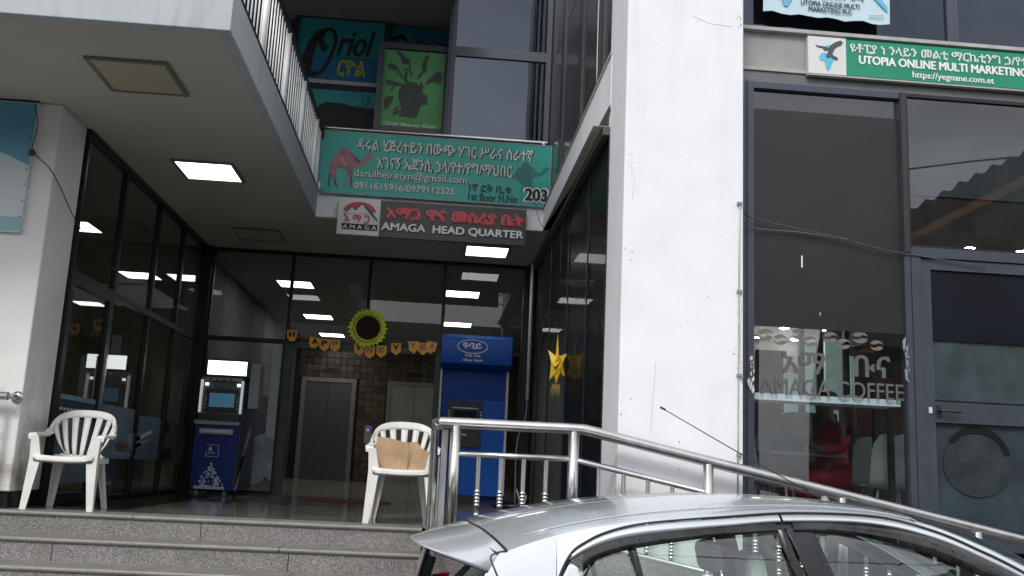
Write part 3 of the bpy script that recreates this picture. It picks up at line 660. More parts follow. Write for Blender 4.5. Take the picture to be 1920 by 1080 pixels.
rowtext('0911615916/0979112525', 664, 852, 758, 346, 360, SHD, cs, bold=.0045, ext=.001)
rowtext('0911615916/0979112525', 664, 852, 758, 346.5, 359.5, LETP, cs, bold=.001, ext=.005)
DT = mat('deep teal letter', (.015, .07, .075), .6)
rowtext('1ኛ ፎቅ ቢ.ቁ', 880, 958, 919, 346, 362, DT, cs, bold=.005)
rowtext('1st floor H.No', 878, 970, 924, 364, 378, DT, cs, bold=.005)
B(q(978, 350)[0], q(978, 350)[0]+.006, YG-.003, YG, cz0, q(978, 344)[1]).build('rule', DT, cs)
rowtext('203', 984, 1026, 1005, 354, 378, WHITE, cs, bold=.02, ext=.002)
rowtext('203', 985, 1025, 1005, 355, 377, BLACK, cs, bold=.010, ext=.007)
def cpx(x, y): return (580+x*.25, 230+y*.25)
camel = [(150, 330), (165, 290), (185, 245), (215, 230), (235, 190), (255, 180), (275, 185), (300, 215), (335, 240), (350, 270), (385, 290), (410, 270), (420, 245), (445, 232), (470, 240), (482, 262), (465, 270), (450, 265), (430, 300), (400, 320), (345, 335), (322, 345),
         (322, 400), (318, 440), (312, 490), (304, 490), (306, 430), (295, 400), (285, 440), (260, 475), (240, 472), (262, 450), (285, 400), (290, 350), (250, 345), (215, 330), (200, 370), (192, 420), (212, 482), (200, 488), (180, 430), (178, 400), (160, 420), (150, 440), (157, 482), (142, 478), (140, 430), (150, 380)]
pixpoly([cpx(*c) for c in camel], 'Y', YG, .004).build('camel_print', CAMEL, cs)
pixpoly([cpx(*c) for c in [(228, 240), (262, 250), (262, 285), (285, 300), (278, 330), (255, 325), (240, 290), (225, 275)]], 'Y', YG-.004, .0015).build('camel_print', mat('camel pale print', (.42, .22, .24), .55, var=.2), cs)
for pl in ([(150, 380), (163, 380), (152, 430), (157, 482), (142, 478), (140, 430)], [(192, 400), (196, 430), (212, 482), (200, 488), (184, 440)], [(318, 380), (320, 440), (312, 490), (304, 490), (308, 430)], [(345, 255), (385, 293), (380, 300), (345, 285)]):
    pixpoly([cpx(*c) for c in pl], 'Y', YG-.004, .0015).build('camel_print', CAMELD, cs)
def cpx2(x, y): return (580+(x*.82+1410)*.25, 230+(y*.72+168)*.25)
pixpoly([cpx2(*c) for c in camel[:-22]], 'Y', YG, .003).build('faint_camel_print', CAMELF, cs)
# charcoal head-office sign
YH = 10.60
hs = thing('headquarter_sign', (0, YH, 4.4), 'charcoal sign with red Amharic and white capitals and a white logo square', 'sign')
def hx(x, y): return hit(x, y, 'Y', YH)
hx0, hxm, hx1 = (hx(633, 372).x+hx(633, 440).x)/2, hx(712, 410).x, hx(986, 425).x
hz1 = (hx(633, 371).z+hx(985, 393).z)/2; hz0 = (hx(635, 439).z+hx(986, 461).z)/2
B(hxm+.001, hx1, YH, YH+.05, hz0, hz1).build('board', SIGNG, hs, 'charcoal board')
B(hx0, hxm, YH-.006, YH+.05, hz0+.005, hz1+.004).build('board', SIGNW, hs, 'white logo square')
rowtext('አማጋ ዋና መስሪያ ቤት', 727, 985, 850, 397, 420, RED, hs, y=YH, bold=.006, ext=.012)
rowtext('አማጋ ዋና መስሪያ ቤት', 725, 981, 850, 395, 418, mat('bright red letter', (.62, .035, .055), .35), hs, y=YH, bold=.005, ext=.018)
rowtext('AMAGA  HEAD QUARTER', 717, 983, 849, 427, 443.5, SHD, hs, y=YH, bold=.007, ext=.004)
rowtext('AMAGA  HEAD QUARTER', 715, 981, 849, 426, 442, LETW, hs, y=YH, bold=.0045, ext=.014)
# logo: red disc segment, mountains, small letters, black bar
yl = YH-.006
def lpt(x, y): p = hit(580+x*.25, 230+y*.25, 'Y', yl); return (p.x, p.z)
lc = lpt(378, 655); rx_ = lpt(500, 660)[0]-lc[0]
MB().prism([(x, yl, z) for x, z in ell(lc[0], lc[1]-.02, rx_, rx_*.62, 24, 0, pi)], (0, -.004, 0)).build('logo_disc', mat('logo red', (.50, .03, .04), .45), hs)
MB().prism([(lpt(*c)[0], yl-.0045, lpt(*c)[1]) for c in [(255, 690), (318, 630), (345, 650), (400, 600), (500, 712), (440, 690), (390, 680), (320, 682)]], (0, -.003, 0)).build('logo_snow', SIGNW, hs)
ribbon([lpt(*c) for c in [(258, 692), (318, 630), (345, 655), (398, 605), (455, 670), (512, 740)]], [.008, .016, .016, .02, .034, .01], yl-.008).build('logo_ridge', mat('logo dark green', (.04, .05, .045), .5), hs)
a_, b_ = lpt(262, 748), lpt(450, 700)
text('አ ማ ጋ', a_[0], b_[0], a_[1], b_[1], yl-.006, mat('logo red', (.5, .03, .04), .45), hs, bold=.003, ext=.004)
a_, b_ = lpt(240, 800), lpt(512, 765)
B(a_[0], b_[0], yl-.004, yl, lpt(370, 805)[1], lpt(370, 760)[1]).build('logo_bar', BLACK, hs)
text('A M A G A', a_[0]+.012, b_[0]-.012, lpt(370, 798)[1], lpt(370, 770)[1], yl-.004, WHITE, hs, ext=.003, bold=.001)
# little cable hanging beside the signs
tag(MB().tube(smooth_pts([(1.03, 10.62, 4.72), (1.05, 10.61, 4.6), (1.09, 10.62, 4.45), (1.15, 10.66, 4.37)], 6), .004, 6).build('cable', mat('grey cable', (.2, .2, .2), .6)), 'thin grey cable hanging on the white fascia right of the charcoal sign', 'cable')
# sign on the left column
YLc = 7.60
ls = thing('column_sign', (-3.7, YLc, 3.8), 'pale blue sign board fixed to the left column, cut by the frame', 'sign')
l1 = hit(66, 193, 'Y', YLc-.02); l2 = hit(43, 436, 'Y', YLc-.02)
lx1 = (l1.x+l2.x)/2
B(-4.7, lx1, YLc-.02, YLc+.02, l2.z, l1.z).build('board', mat('pale sign board', (.50, .56, .58), .5, var=.08, scale=1.5), ls)
SKB = mat('sky blue print', (.10, .30, .42), .5, var=.15, scale=2)
MB().prism([(-4.7, YLc-.021, l1.z-.01), (lx1-.005, YLc-.021, l1.z-.01), (lx1-.005, YLc-.021, l1.z-.52), (lx1-.16, YLc-.021, l1.z-.45), (-3.75, YLc-.021, l1.z-.36), (-4.7, YLc-.021, l1.z-.3)], (0, -.002, 0)).build('print', SKB, ls)
B(-4.7, lx1-.005, YLc-.023, YLc-.021, l2.z+.01, l2.z+.12).build('print', mat('faded teal print', (.24, .42, .46), .5), ls)
B(-4.7, lx1+.006, YLc-.026, YLc-.012, l1.z, l1.z+.03).build('frame', DARK, ls)
text('ሻ', lx1-.30, lx1-.225, 3.66, 3.75, YLc-.021, NAVYL, ls, bold=.003)
for k in range(7): B(lx1-.022, lx1-.012, YLc-.026, YLc-.02, 3.40+k*.13, 3.408+k*.13).build('rivet', DARK, ls)
wl = MB().tube(smooth_pts([hit(66, 195, 'Y', 7.58), hit(70, 235, 'Y', 7.57), hit(60, 280, 'Y', 7.56), hit(66, 290, 'Y', 7.56), hit(95, 318, 'Y', 7.56), hit(115, 355, 'X', XL+.03), hit(140, 410, 'X', XL+.05), hit(180, 470, 'X', XL+.05), hit(215, 505, 'X', XL+.04)], 6), .0045, 6).build('cable', DARK)
tag(wl, 'black wire drooping from the left column sign across the side glass', 'cable')
tag(MB().lathe([(0, -.03), (.022, -.02), (.03, 0), (.02, .02), (0, .03)], tuple(hit(60, 286, 'Y', 7.575)), 8).build('cable_clamp', mat('rust red clamp', (.10, .03, .025), .7)), 'rusty red wire clamp at the edge of the left column sign', 'clamp')
# ================================================================== DRAIN PIPES, BANNER, SUNFLOWER, STAR
pA = hit(1003, 508, 'Y', 12.45); pB = hit(997, 752, 'Y', 12.45)
dp = tag(MB().tube([(1.215, 12.45, ZS-.03), (1.215, 12.45, 2.52)], .022, 10).build('drain_pipe', mat('grey pipe', (.66, .66, .65), .45)), 'thin grey pipe down the back right corner of the porch', 'pipe')
tag(MB().tube(smooth_pts([(1.215, 12.45, 2.52), (1.20, 12.4, 2.3), (1.12, 12.4, 2.05), (1.10, 12.42, 1.8), (1.11, 12.4, 1.2)], 5), .006, 6).build('cable', mat('pale wire', (.4, .4, .4), .6)), 'pale wire falling from the end of the corner pipe', 'cable')
YN = 12.62
bn = thing('pennant_banner', (-1.2, YN, 3.15), 'string of orange card pennants with brown letters over the entrance doors', 'banner')
PN = [(548, 619, 'H', 1, 0), (591, 632, 'A', 1, 0), (609, 636, 'P', 1, 1), (629, 637, 'P', 2, 1), (673, 644, 'Y', 3, 1), (694, 649, 'N', 0, 1), (716, 648, 'E', 0, 1), (743, 643, 'V', 1, 1), (775, 640, 'Y', 0, 1), (794, 643, 'E', 0, 1), (811, 641, 'A', 0, 1)]
hw, hh = .066, .155
for i, (x, y, s_, st_, pt) in enumerate(PN):
    p = hit(x, y, 'Y', YN); yy = YN+(.008 if i % 2 else 0); t_ = (.05, -.12, .0, .02, .12, .02, -.02, .03, .1, 0, -.15)[i]
    pts = [(-hw, 0), (hw, 0), (hw*.96, -hh*.72), (0, -hh*(1.05 if pt else .92)), (-hw*.96, -hh*.72)]
    if not pt: pts = [(-hw, 0), (hw, 0), (hw*.95, -hh*.6), (hw*.5, -hh*.92), (-hw*.5, -hh*.92), (-hw*.95, -hh*.6)]
    rot = [(p.x+a*cos(t_)-b*sin(t_), yy, p.z+a*sin(t_)+b*cos(t_)) for a, b in pts]
    pn = MB().prism(rot, (0, -.002, 0)).build('pennant', ORAN, bn)
    if s_:
        text(s_, p.x-.034, p.x+.034, p.z-.088, p.z-.022, yy-.002, BROWNL if st_ in (1, 3) else LILAC, pn, bold=.006)
bp_ = [hit(x, y, 'Y', YN) for x, y, *_ in PN]
MB().tube([(p.x, YN+.004, p.z) for p in [hit(525, 618, 'Y', YN)]+bp_+[hit(828, 638, 'Y', YN)]], .0025, 5).build('string', mat('string', (.3, .2, .1), .8), bn)
sf = thing('sunflower_ornament', tuple(hit(690, 615, 'Y', YN-.05)), 'big lime yellow sunflower ornament with a dark brown centre above the doors', 'ornament')
cx, cy_, cz = hit(690, 615, 'Y', YN-.05)
npet = 26
for i in range(npet):
    a = 2*pi*i/npet; u = Vector((cos(a), 0, sin(a))); v = Vector((-sin(a), 0, cos(a))); c = Vector((cx, cy_, cz))
    r0, r1 = .165, .262+.008*sin(i*5); yo = Vector((0, -.006*(i % 2), 0))
    w0 = .024; P = [c+u*r0-v*w0, c+u*(r1*.86)-v*w0*1.1, c+u*r1, c+u*(r1*.86)+v*w0*1.1, c+u*r0+v*w0]
    MB().prism([p_+yo for p_ in P], (0, -.004, 0)).build('petal', LIME, sf)
ring = [[(cx+r*cos(2*pi*j/40), cy_-.008-d, cz+r*sin(2*pi*j/40)) for j in range(40)] for r, d in [(.20, 0), (.195, .012), (.168, .016), (.158, .004)]]
MB().grid(ring, closed=True).build('rim', LIMED, sf)
MB().face([(cx+.162*cos(2*pi*j/40), cy_-.010, cz+.162*sin(2*pi*j/40)) for j in range(40)]).prism([(cx+.162*cos(2*pi*j/40), cy_-.008, cz+.162*sin(2*pi*j/40)) for j in range(40)], (0, .01, 0)).build('seed_disc', BROWN, sf)
stc = hit(1044, 682, 'X', 1.19)
sr = thing('star_lantern', tuple(stc), 'yellow folded paper star hanging before the right glass wall', 'ornament')
spk = [((-.13, 0, .16), .045), ((.14, 0, .13), .045), ((0, 0, .36), .016), ((-.10, -.02, -.20), .05), ((.12, 0, -.15), .05), ((0, 0, -.24), .055), ((-.04, -.1, -.05), .05), ((.05, .12, .02), .05), ((.02, -.09, .10), .05)]
for d, w in spk:
    d = Vector(d)*.82; d.x *= .85; t_ = stc+d; n1 = d.orthogonal().normalized(); n2 = d.cross(n1).normalized(); r = min(.07, w*1.5)
    base = [stc+d*.12+(n1*cos(k*pi/2)+n2*sin(k*pi/2))*r for k in range(4)]
    mb = MB()
    for k in range(4): mb.face([base[k], base[(k+1) % 4], t_])
    mb.face(base[::-1]).build('point', YELL, sr)
for k in range(5): MB().tube([stc+Vector((-.03+.015*k, 0, -.2)), stc+Vector((-.05+.022*k, .0, -.31-.03*(k % 2)))], .003, 4).build('tassel', YELL, sr)
MB().tube([stc+Vector((0, 0, .34)), (stc.x, stc.y, ZS)], .0025, 4).build('string', DARK, sr)
# ================================================================== CASH MACHINES
YA = 11.40
am = thing('cash_machine', (-2.5, YA+.4, ZF), 'navy free standing cash machine with a glowing white top panel', 'cash machine')
def ax_(x, y): p = hit(x, y, 'Y', YA); return p
AX0, AX1 = -2.70, -2.215
zb = 1.245
def zat(y, x=400): return hit(x, y, 'Y', YA).z
zsh = 2.03
MB().box(AX0, AX1, YA, YA+1.05, zb, zsh-.05).build('body', BANKD, am, bevel=.008)
MB().prism([(AX1+.0, YA+.02, zb), (AX1+.0, YA+1.05, zb), (AX1+.0, YA+1.05, 2.62), (AX1+.0, YA+.28, 2.50), (AX1, YA+.10, zsh)], (.012, 0, 0)).build('side_panel', BANKS, am)
# diagonal grey stripe on the side
MB().prism([(AX1+.013, YA+.03, zb+.01), (AX1+.013, YA+.16, zb+.01), (AX1+.013, YA+.44, zb+.52), (AX1+.013, YA+.68, zb+.76), (AX1+.013, YA+.68, zb+.62), (AX1+.013, YA+.50, zb+.46)], (.003, 0, 0)).build('side_stripe', LGREY, am)
B(AX0-.01, AX1+.01, YA-.02, YA+.5, zsh-.05, zsh+.0).build('shelf', GREYP, am, bevel=.006)
B(AX0+.03, AX1-.0, YA-.03, YA+.3, zsh, zsh+.075).build('keyboard_shelf', DARK, am)
B(AX0+.16, AX0+.26, YA-.05, YA-.03, zsh+.03, zsh+.09).build('card_slot', mat('dark red slot', (.05, .01, .01), .4), am)
B(AX0, AX1-.002, YA+.10, YA+.8, zsh+.075, 2.545).build('upper_body', mat('machine grey blue', (.055, .075, .09), .4), am)
B(AX0+.06, AX1-.05, YA+.085, YA+.10, zsh+.11, 2.40).build('screen_bezel', DARK, am)
B(AX0+.11, AX1-.09, YA+.078, YA+.085, 2.19, 2.35).build('screen', SCREEN, am)
for sx in (AX0+.0, AX1-.02): B(sx, sx+.022, YA+.05, YA+.1, zsh+.09, 2.50).build('light_bar', mat('lit edge bar', (.6, .62, .62), .4, emit=(.8, .85, .85), es=.25), am)
for sx in (AX0+.05, AX1-.07): B(sx, sx+.035, YA+.07, YA+.085, 2.435, 2.465).build('spot_lamp', mat('small lamp', (.8, .8, .8), .4, emit=(1, 1, 1), es=1.5), am)
for k in range(4):
    for sx in (AX0+.065, AX1-.062): B(sx, sx+.016, YA+.075, YA+.085, 2.17+k*.04, 2.19+k*.04).build('key', GREYP, am)
B(AX0+.05, AX1-.02, YA+.06, YA+.1, 2.495, 2.53).build('logo_band', mat('steel band', (.28, .29, .30), .3, metal=.5), am)
for k in range(4): B(AX0+.09+k*.075, AX0+.13+k*.075, YA+.055, YA+.06, 2.504, 2.522).build('band_mark', DARK, am)
tz0, tz1 = 2.565, 2.725
B(AX0+.045, AX1+.035, YA+.07, YA+.5, tz0-.02, tz1+.025).build('topper', DARK, am, bevel=.006)
B(AX0+.06, AX1+.02, YA+.06, YA+.07, tz0, tz1).build('topper_panel', LITS, am)
B(AX1+.037, AX1+.15, YA+.25, YA+.5, 2.2, tz1).build('side_box', GREYP, am)
B(AX0+.06, AX1-.05, YA-.03, YA, 1.875, 1.935).build('drawer', mat('drawer silver', (.36, .37, .38), .35, metal=.4), am)
B(AX0+.10, AX1-.10, YA-.055, YA-.03, 1.895, 1.915).build('handle', LGREY, am)
a = (AX0+.15, 1.62)
MB().box(a[0], a[0]+.14, YA-.003, YA, a[1]+.13, a[1]+.134).box(a[0]+.136, a[0]+.14, YA-.003, YA, a[1], a[1]+.13).box(a[0], a[0]+.136, YA-.003, YA, a[1], a[1]+.004).box(a[0], a[0]+.004, YA-.003, YA, a[1], a[1]+.06).prism([(a[0]+.02, YA-.003, a[1]+.07), (a[0]+.07, YA-.003, a[1]+.07), (a[0]+.045, YA-.003, a[1]+.12)], (0, .003, 0)).build('logo', LGREY, am)
text('ATM', a[0]+.02, a[0]+.10, a[1]+.03, a[1]+.055, YA, LGREY, am)
pxm = MB(); rr = random.Random(11)
for j in range(19):
    w = 22 if j < 2 else max(1, int(22-(j-1)*1.28))
    for i in range(24):
        c = abs(i-11.5)
        if c > w/2: continue
        edge = c > w/2-2.5
        if j > 1 and rr.random() < (.10 if not edge else .12)+(j/19)*.40: continue
        if 5 < j < 8 and c < 3 or (j in (3, 4) and c < 2.6) or (2 <= j <= 4 and 7 < c < 9): continue
        x = AX0+.035+i*.0156; z = zb+.012+j*.0155
        pxm.box(x, x+.0112, YA-.0025, YA, z, z+.0115)
pxm.build('pixel_print', mat('pixel white', (.62, .68, .68), .5), am, 'white pixel pyramid print')
for sx in (AX0+.07, AX1-.10):
    for sy in (YA+.06, YA+.7): MB().tube([(sx, sy, ZF), (sx, sy, zb)], .022, 8).build('foot', GREYP, am)
# right, bank blue machine
YC = 12.28
bm = thing('cash_machine', (.5, YC+.2, ZF), 'tall bright blue cash machine with a rounded canopy and white bank logo', 'cash machine')
X0, X1 = .07, .945
cz0_, cz1_ = 2.915, 3.30
prof = [(YC+.45, cz1_), (YC+.02, cz1_), (YC-.14, cz1_-.015), (YC-.20, cz1_-.06), (YC-.215, cz1_-.17), (YC-.215, cz1_-.29), (YC-.20, cz0_), (YC+.02, cz0_-.06), (YC+.45, cz0_-.06)]
prof = [tuple(p) for p in smooth_pts([p for p in prof[1:7]], 3)]
prof = [(YC+.45, cz1_)]+prof+[(YC+.02, cz0_-.06), (YC+.45, cz0_-.06)]
g1 = [(X0, a, b) for a, b in prof]; g2 = [(X1+.02, a, b) for a, b in prof]
MB().grid([g1, g2], closed=True, smooth=False).face(g1[::-1]).face(g2).build('canopy', BANK, bm, bevel=.004)
B(X0+.03, X1-.02, YC+.08, YC+.42, ZF+.13, cz0_-.062).build('body', mat('bank deep blue', (.002, .045, .26), .42, var=.1, spec=.25), bm)
B(X0+.32, X1, YC+.02, YC+.08, ZF+.10, 2.48).build('front_panel', BANK, bm, bevel=.01)
B(X0+.005, X0+.03, YC+.0, YC+.1, ZF, cz0_-.062).build('edge_strip', LGREY, bm)
B(X1-.02, X1+.008, YC+.0, YC+.42, ZF+.12, cz0_-.062).build('edge_strip', LGREY, bm)
def cp_(x, y): p = hit(x, y, 'Y', YC); return (p.x, p.z)
k0 = cp_(840, 750); k1 = cp_(901, 795)
B(k0[0], k1[0]+.02, YC-.01, YC+.09, 2.18, k0[1]).build('console', mat('console navy', (.006, .012, .035), .35), bm)
B(k0[0]+.06, k1[0]-.04, YC-.022, YC-.01, 2.36, 2.375).build('card_slot', LGREY, bm)
B(k0[0]+.08, k1[0]-.06, YC-.016, YC-.01, 2.22, 2.335).build('screen', mat('black screen', (.003, .004, .006), .1), bm)
for k in range(4):
    for sx in (k0[0]+.015, k1[0]-.01): B(sx, sx+.016, YC-.018, YC-.01, 2.21+k*.035, 2.228+k*.035).build('key', LGREY, bm)
k2 = cp_(868, 803); k3 = cp_(893, 838)
B(k0[0]+.02, k1[0]-.0, YC-.012, YC+.09, k3[1]-.01, 2.16).build('keypad_tray', DARK, bm)
B(k2[0]-.02, k2[0]+.05, YC-.02, YC-.012, k2[1]-.09, k2[1]-.07).build('receipt_slot', LGREY, bm)
B(X0+.30, X0+.52, YC-.0, YC+.06, ZF+.0, ZF+.10).build('base_box', BLACK, bm)
B(X0+.04, X1-.03, YC+.1, YC+.4, ZF+.0, ZF+.12).build('base', BANKD, bm)
lx, lz = .46, 3.13
yl2 = YC-.222
er = [(lx+.19*cos(2*pi*k/36), lz+.085*sin(2*pi*k/36)) for k in range(37)]
ribbon(er, [.009]*37, yl2).build('logo_ring', WHITE, bm)
text('ዓባይ', lx-.12, lx+.11, lz-.03, lz+.045, yl2, WHITE, bm, bold=.005, shear=.2)
text('ዓባይ ባንክ', lx-.09, lx+.10, 2.995, 3.03, YC-.222, WHITE, bm, bold=.002)
text('Abay Bank', lx-.12, lx+.14, 2.935, 2.975, YC-.216, WHITE, bm, bold=.0015, ext=.01)
# ================================================================== POSTERS ON THE LEFT GLASS (plane X)
PB = mat('poster pale blue', (.20, .34, .42), .5, var=.15, scale=3)
pos1 = thing('glass_poster', (XL+.02, 8.7, 1.8), 'dark bank poster with a pale blue band behind the left plastic chair', 'poster')
B(XL+.006, XL+.010, 8.30, 9.20, 1.35, 2.09).build('sheet', mat('poster dark', (.018, .03, .045), .5), pos1)
B(XL+.010, XL+.012, 8.30, 9.20, 2.05, 2.09).build('print', mat('poster band', (.14, .26, .34), .5), pos1)
for k in range(9): B(XL+.010, XL+.012, 8.36+k*.08, 8.36+k*.08+.05, 1.955, 1.98).build('print', LGREY, pos1)
B(XL+.010, XL+.012, 8.30, 9.20, 1.35, 1.90).build('print', mat('poster slate', (.10, .14, .17), .5, var=.3), pos1)
pos2 = thing('glass_poster', (XL+.02, 10.5, 1.8), 'faded blue poster showing a hand and banknotes on the left glass', 'poster')
PF = mat('poster faded blue', (.12, .20, .25), .5, var=.3, scale=2)
B(XL+.006, XL+.010, 9.42, 10.42, 1.56, 2.07).box(XL+.006, XL+.010, 10.56, 11.45, 1.56, 2.02).build('sheet', PF, pos2)
def px_x(pts, mt, name, parent, off=.012):
    MB().prism([(XL+off, hit(x, y, 'X', XL+off).y, hit(x, y, 'X', XL+off).z) for x, y in pts], (.002, 0, 0)).build(name, mt, parent)
px_x([(214, 833), (226, 826), (233, 830), (240, 838), (232, 846), (218, 844)], mat('print brown', (.14, .07, .06), .6), 'print', pos2)
px_x([(236, 812), (262, 814), (264, 838), (246, 848), (240, 832)], mat('print pale', (.22, .25, .25), .6, var=.3), 'print', pos2)
px_x([(250, 822), (284, 806), (286, 812), (252, 830)], LGREY, 'print', pos2)
px_x([(252, 834), (282, 820), (284, 826), (254, 841)], mat('print pale', (.22, .25, .25), .6), 'print', pos2)
px_x([(206, 848), (250, 851), (250, 856), (206, 853)], mat('print pale', (.22, .25, .25), .6), 'print', pos2)
for k in range(6): px_x([(214+k*7, 768), (218+k*7, 768), (217+k*7, 776), (213+k*7, 776)], mat('print pale2', (.16, .22, .26), .6), 'print', pos2)
pos3 = thing('glass_poster', (XL+.02, 12.0, 1.8), 'grey poster with a dark seated figure at the far end of the left glass', 'poster')
B(XL+.006, XL+.010, 11.62, 12.60, 1.50, 1.99).build('sheet', mat('poster grey', (.11, .115, .115), .5, var=.3, scale=3), pos3)
px_x([(306, 792), (312, 786), (317, 795), (318, 812), (306, 812)], BLACK, 'print', pos3); px_x([(300, 845), (320, 838), (322, 862), (300, 862)], BLACK, 'print', pos3)
# thin cable clutter on the floor right of the machines
tag(MB().tube(smooth_pts([(1.0, 12.0, ZF+.01), (1.1, 11.8, ZF+.05), (1.05, 11.6, ZF+.22), (1.12, 11.5, ZF+.03), (1.18, 11.7, ZF+.15), (1.1, 11.9, ZF+.02), (1.2, 12.1, ZF+.01)], 6), .007, 6).build('cable', mat('pale wire', (.4, .4, .4), .6)), 'tangle of pale wire on the floor right of the blue machine', 'cable')
# ================================================================== CAFE SHOPFRONT (right of the column)
XC = 2.166
def sh(x, y, yy=YS): p = hit(x, y, 'Y', yy); return (p.x, p.z)
B(XC, 6.6, YS+.0, YS+.35, 4.865, 5.165).build('cement_band', CONC, bld)
B(XC-.01, 6.6, YS-.05, YS+.05, 5.165, 5.195).build('flashing', STRIP, bld)
B(XC, 6.6, YS-.02, YS+.3, 4.835, 4.863).build('flashing', STRIP, bld)
B(XC, 6.6, YS-.005, YS+.08, 4.74, 4.833).build('head_frame', mat('head frame grey', (.13, .135, .14), .45, metal=.2), bld)
B(XC, 6.6, YS-.012, YS+.04, 4.725, 4.739).build('gasket', BLACK, bld)
# dark glazing above
window('window', XC+.03, 4.1, 5.196, 7.6, YS+.10, GL_DARK, ALU, fw=.06, label='dark glazing over the green sign')
window('window', 4.102, 6.6, 5.196, 7.6, YS+.10, GL_DARK, ALU, fw=.03)
B(XC, 6.6, YS+.35, YS+.45, 4.9, 9.5).build('upper_wall', mat('upper room', (.06, .065, .08), .8), bld)
# left window of the cafe
XW0, XW1 = 2.315, 3.60
w1 = window('window', XW0, XW1, 1.25, 4.724, YS, GL_SHOP, ALU, fw=.05, d=.09, label='cafe window with dark film above and vinyl letters below')
B(XC, XW0-.001, YS-.03, YS+.3, ZF-.1, 4.74).build('jamb', ALU, bld)
B(XW0+.052, XW1-.052, YS-.012, YS-.006, 2.785, 4.515).build('film', FILM, w1, 'large dark film sheet')
# film's curled left corner
B(XW1-.050, XW1-.006, YS-.06, YS-.046, 3.42, 4.724).build('mullion_cover', mat('black cover', (.02, .02, .022), .5), w1)
# vinyl letters and beans on the clear part
VIN = mat('grey vinyl letter', (.09, .092, .092), .55, var=.1)
rowtext('አማጋ ቡና', 1468, 1668, 1568, 664, 708, VIN, w1, y=YS-.006, bold=.005, ext=.002)
rowtext('AMAGA COFFEE', 1425, 1694, 1560, 714, 745, VIN, w1, y=YS-.006, bold=.0015, ext=.002)
BEAN = mat('bean vinyl', (.13, .125, .11), .6, var=.2)
for bx, by, sz in [(1434, 628, 15), (1463, 637, 13), (1496, 626, 12.5), (1519, 640, 12.5), (1556, 633, 14), (1581, 645, 13), (1612, 633, 15), (1643, 648, 13)]:
    cxx, czz = sh(bx, by); r = sz/260
    mb = MB()
    up = [(cxx+r*1.0*cos(t), czz+r*.68*sin(t)) for t in [pi*k/12 for k in range(13)]]
    dn = [(cxx+r*1.0*cos(t), czz+r*.68*sin(t)) for t in [pi+pi*k/12 for k in range(13)]]
    wav = [(cxx+r*(1-2*k/10)*.93, czz+r*.13*sin(k/10*2*pi)) for k in range(11)]
    mb.prism([(x, YS-.006, z+.006) for x, z in up]+[(x, YS-.006, z+.012) for x, z in wav[::-1]], (0, -.002, 0))
    mb.prism([(x, YS-.006, z-.006) for x, z in dn]+[(x, YS-.006, z-.012) for x, z in wav], (0, -.002, 0))
    mb.build('bean_print', BEAN, w1)
B(XW0+.05, 3.52, YS+.02, YS+.30, 2.235, 2.285).build('counter_shelf', mat('pale shelf', (.74, .82, .81), .4, var=.06), w1, 'pale shelf behind the vinyl letters')
for (x, y0, y1, w_) in ((1501, 480, 502, .010), (1536, 586, 592, .004)):
    a = sh(x, y0); b = sh(x, y1); B(a[0], a[0]+w_, YS-.015, YS-.012, b[1], a[1]).build('paint_splash', WHITE, w1)
for (x, y) in ((1686, 640), (1690, 655), (1692, 675), (1690, 695)):
    a = sh(x, y); MB().prism([(a[0], YS-.05, a[1]), (a[0]+.03, YS-.05, a[1]+.03), (a[0]+.02, YS-.05, a[1]-.05), (a[0]+.035, YS-.05, a[1]-.10), (a[0]+.005, YS-.05, a[1]-.07)], (0, -.003, 0)).build('peeling_sealant', mat('peeling film', (.20, .215, .225), .6, var=.3), w1)
pw = MB()
rp_ = random.Random(5)
for k in range(9):
    a = sh(1399+rp_.uniform(-3, 5), 672+k*7); pw.prism([(a[0], YS-.052, a[1]), (a[0]+.02, YS-.052, a[1]+.02), (a[0]+.028, YS-.052, a[1]-.02), (a[0]+.01, YS-.052, a[1]-.045)], (0, -.004, 0))
# narrow jamb with worn white paint
pw.build('worn_paint', mat('worn paint', (.55, .57, .60), .8, var=.1), bld)
# right transom pane
w2 = window('window', XW1+.004, 6.6, 3.47, 4.724, YS, GL_SHOP, ALUB, fw=.02, d=.05, label='wide clear transom pane over the cafe door')
# door frame and leaf
XD0, XD1 = 3.604, 4.78
cd = thing('cafe_door', (4.2, YS, ZF), 'slate framed cafe door with navy film above and a round sticker below', 'door')
MB().box(XD0, XD0+.075, YS-.05, YS+.06, ZF, 3.468).box(XD1, XD1+.075, YS-.05, YS+.06, ZF, 3.468).box(XD0+.075, XD1, YS-.05, YS+.06, 3.39, 3.468).build('outer_frame', ALU, cd)
LX0, LX1 = XD0+.083, XD1-.006
MB().box(LX0, LX0+.075, YS-.035, YS+.03, ZF+.02, 3.382).box(LX1-.075, LX1, YS-.035, YS+.03, ZF+.02, 3.382).box(LX0+.075, LX1-.075, YS-.035, YS+.03, 3.30, 3.382).box(LX0+.075, LX1-.075, YS-.035, YS+.03, ZF+.02, ZF+.16).build('leaf_frame', ALU, cd)
B(LX0+.0755, LX1-.0755, YS-.038, YS+.03, 2.13, 2.285).build('middle_rail', mat('slate rail', (.055, .065, .08), .4, metal=.3), cd)
g1 = B(LX0+.076, LX1-.076, YS-.004, YS+.004, 2.286, 3.299).build('pane', GL_SHOP, cd)
g2 = B(LX0+.076, LX1-.076, YS-.004, YS+.004, ZF+.161, 2.129).build('pane', GL_SHOP, cd)
B(LX0+.078, LX1-.078, YS-.012, YS-.006, 2.755, 3.297).build('film', FILMN, cd, 'navy film on the upper pane')
B(LX0+.078, LX1-.078, YS+.008, YS+.012, 2.30, 2.754).build('frosted_film', mat('smeared blue film', (.075, .095, .10), .5, var=.5, scale=4, dirt=.5, dirtcol=(.02, .03, .05)), cd)
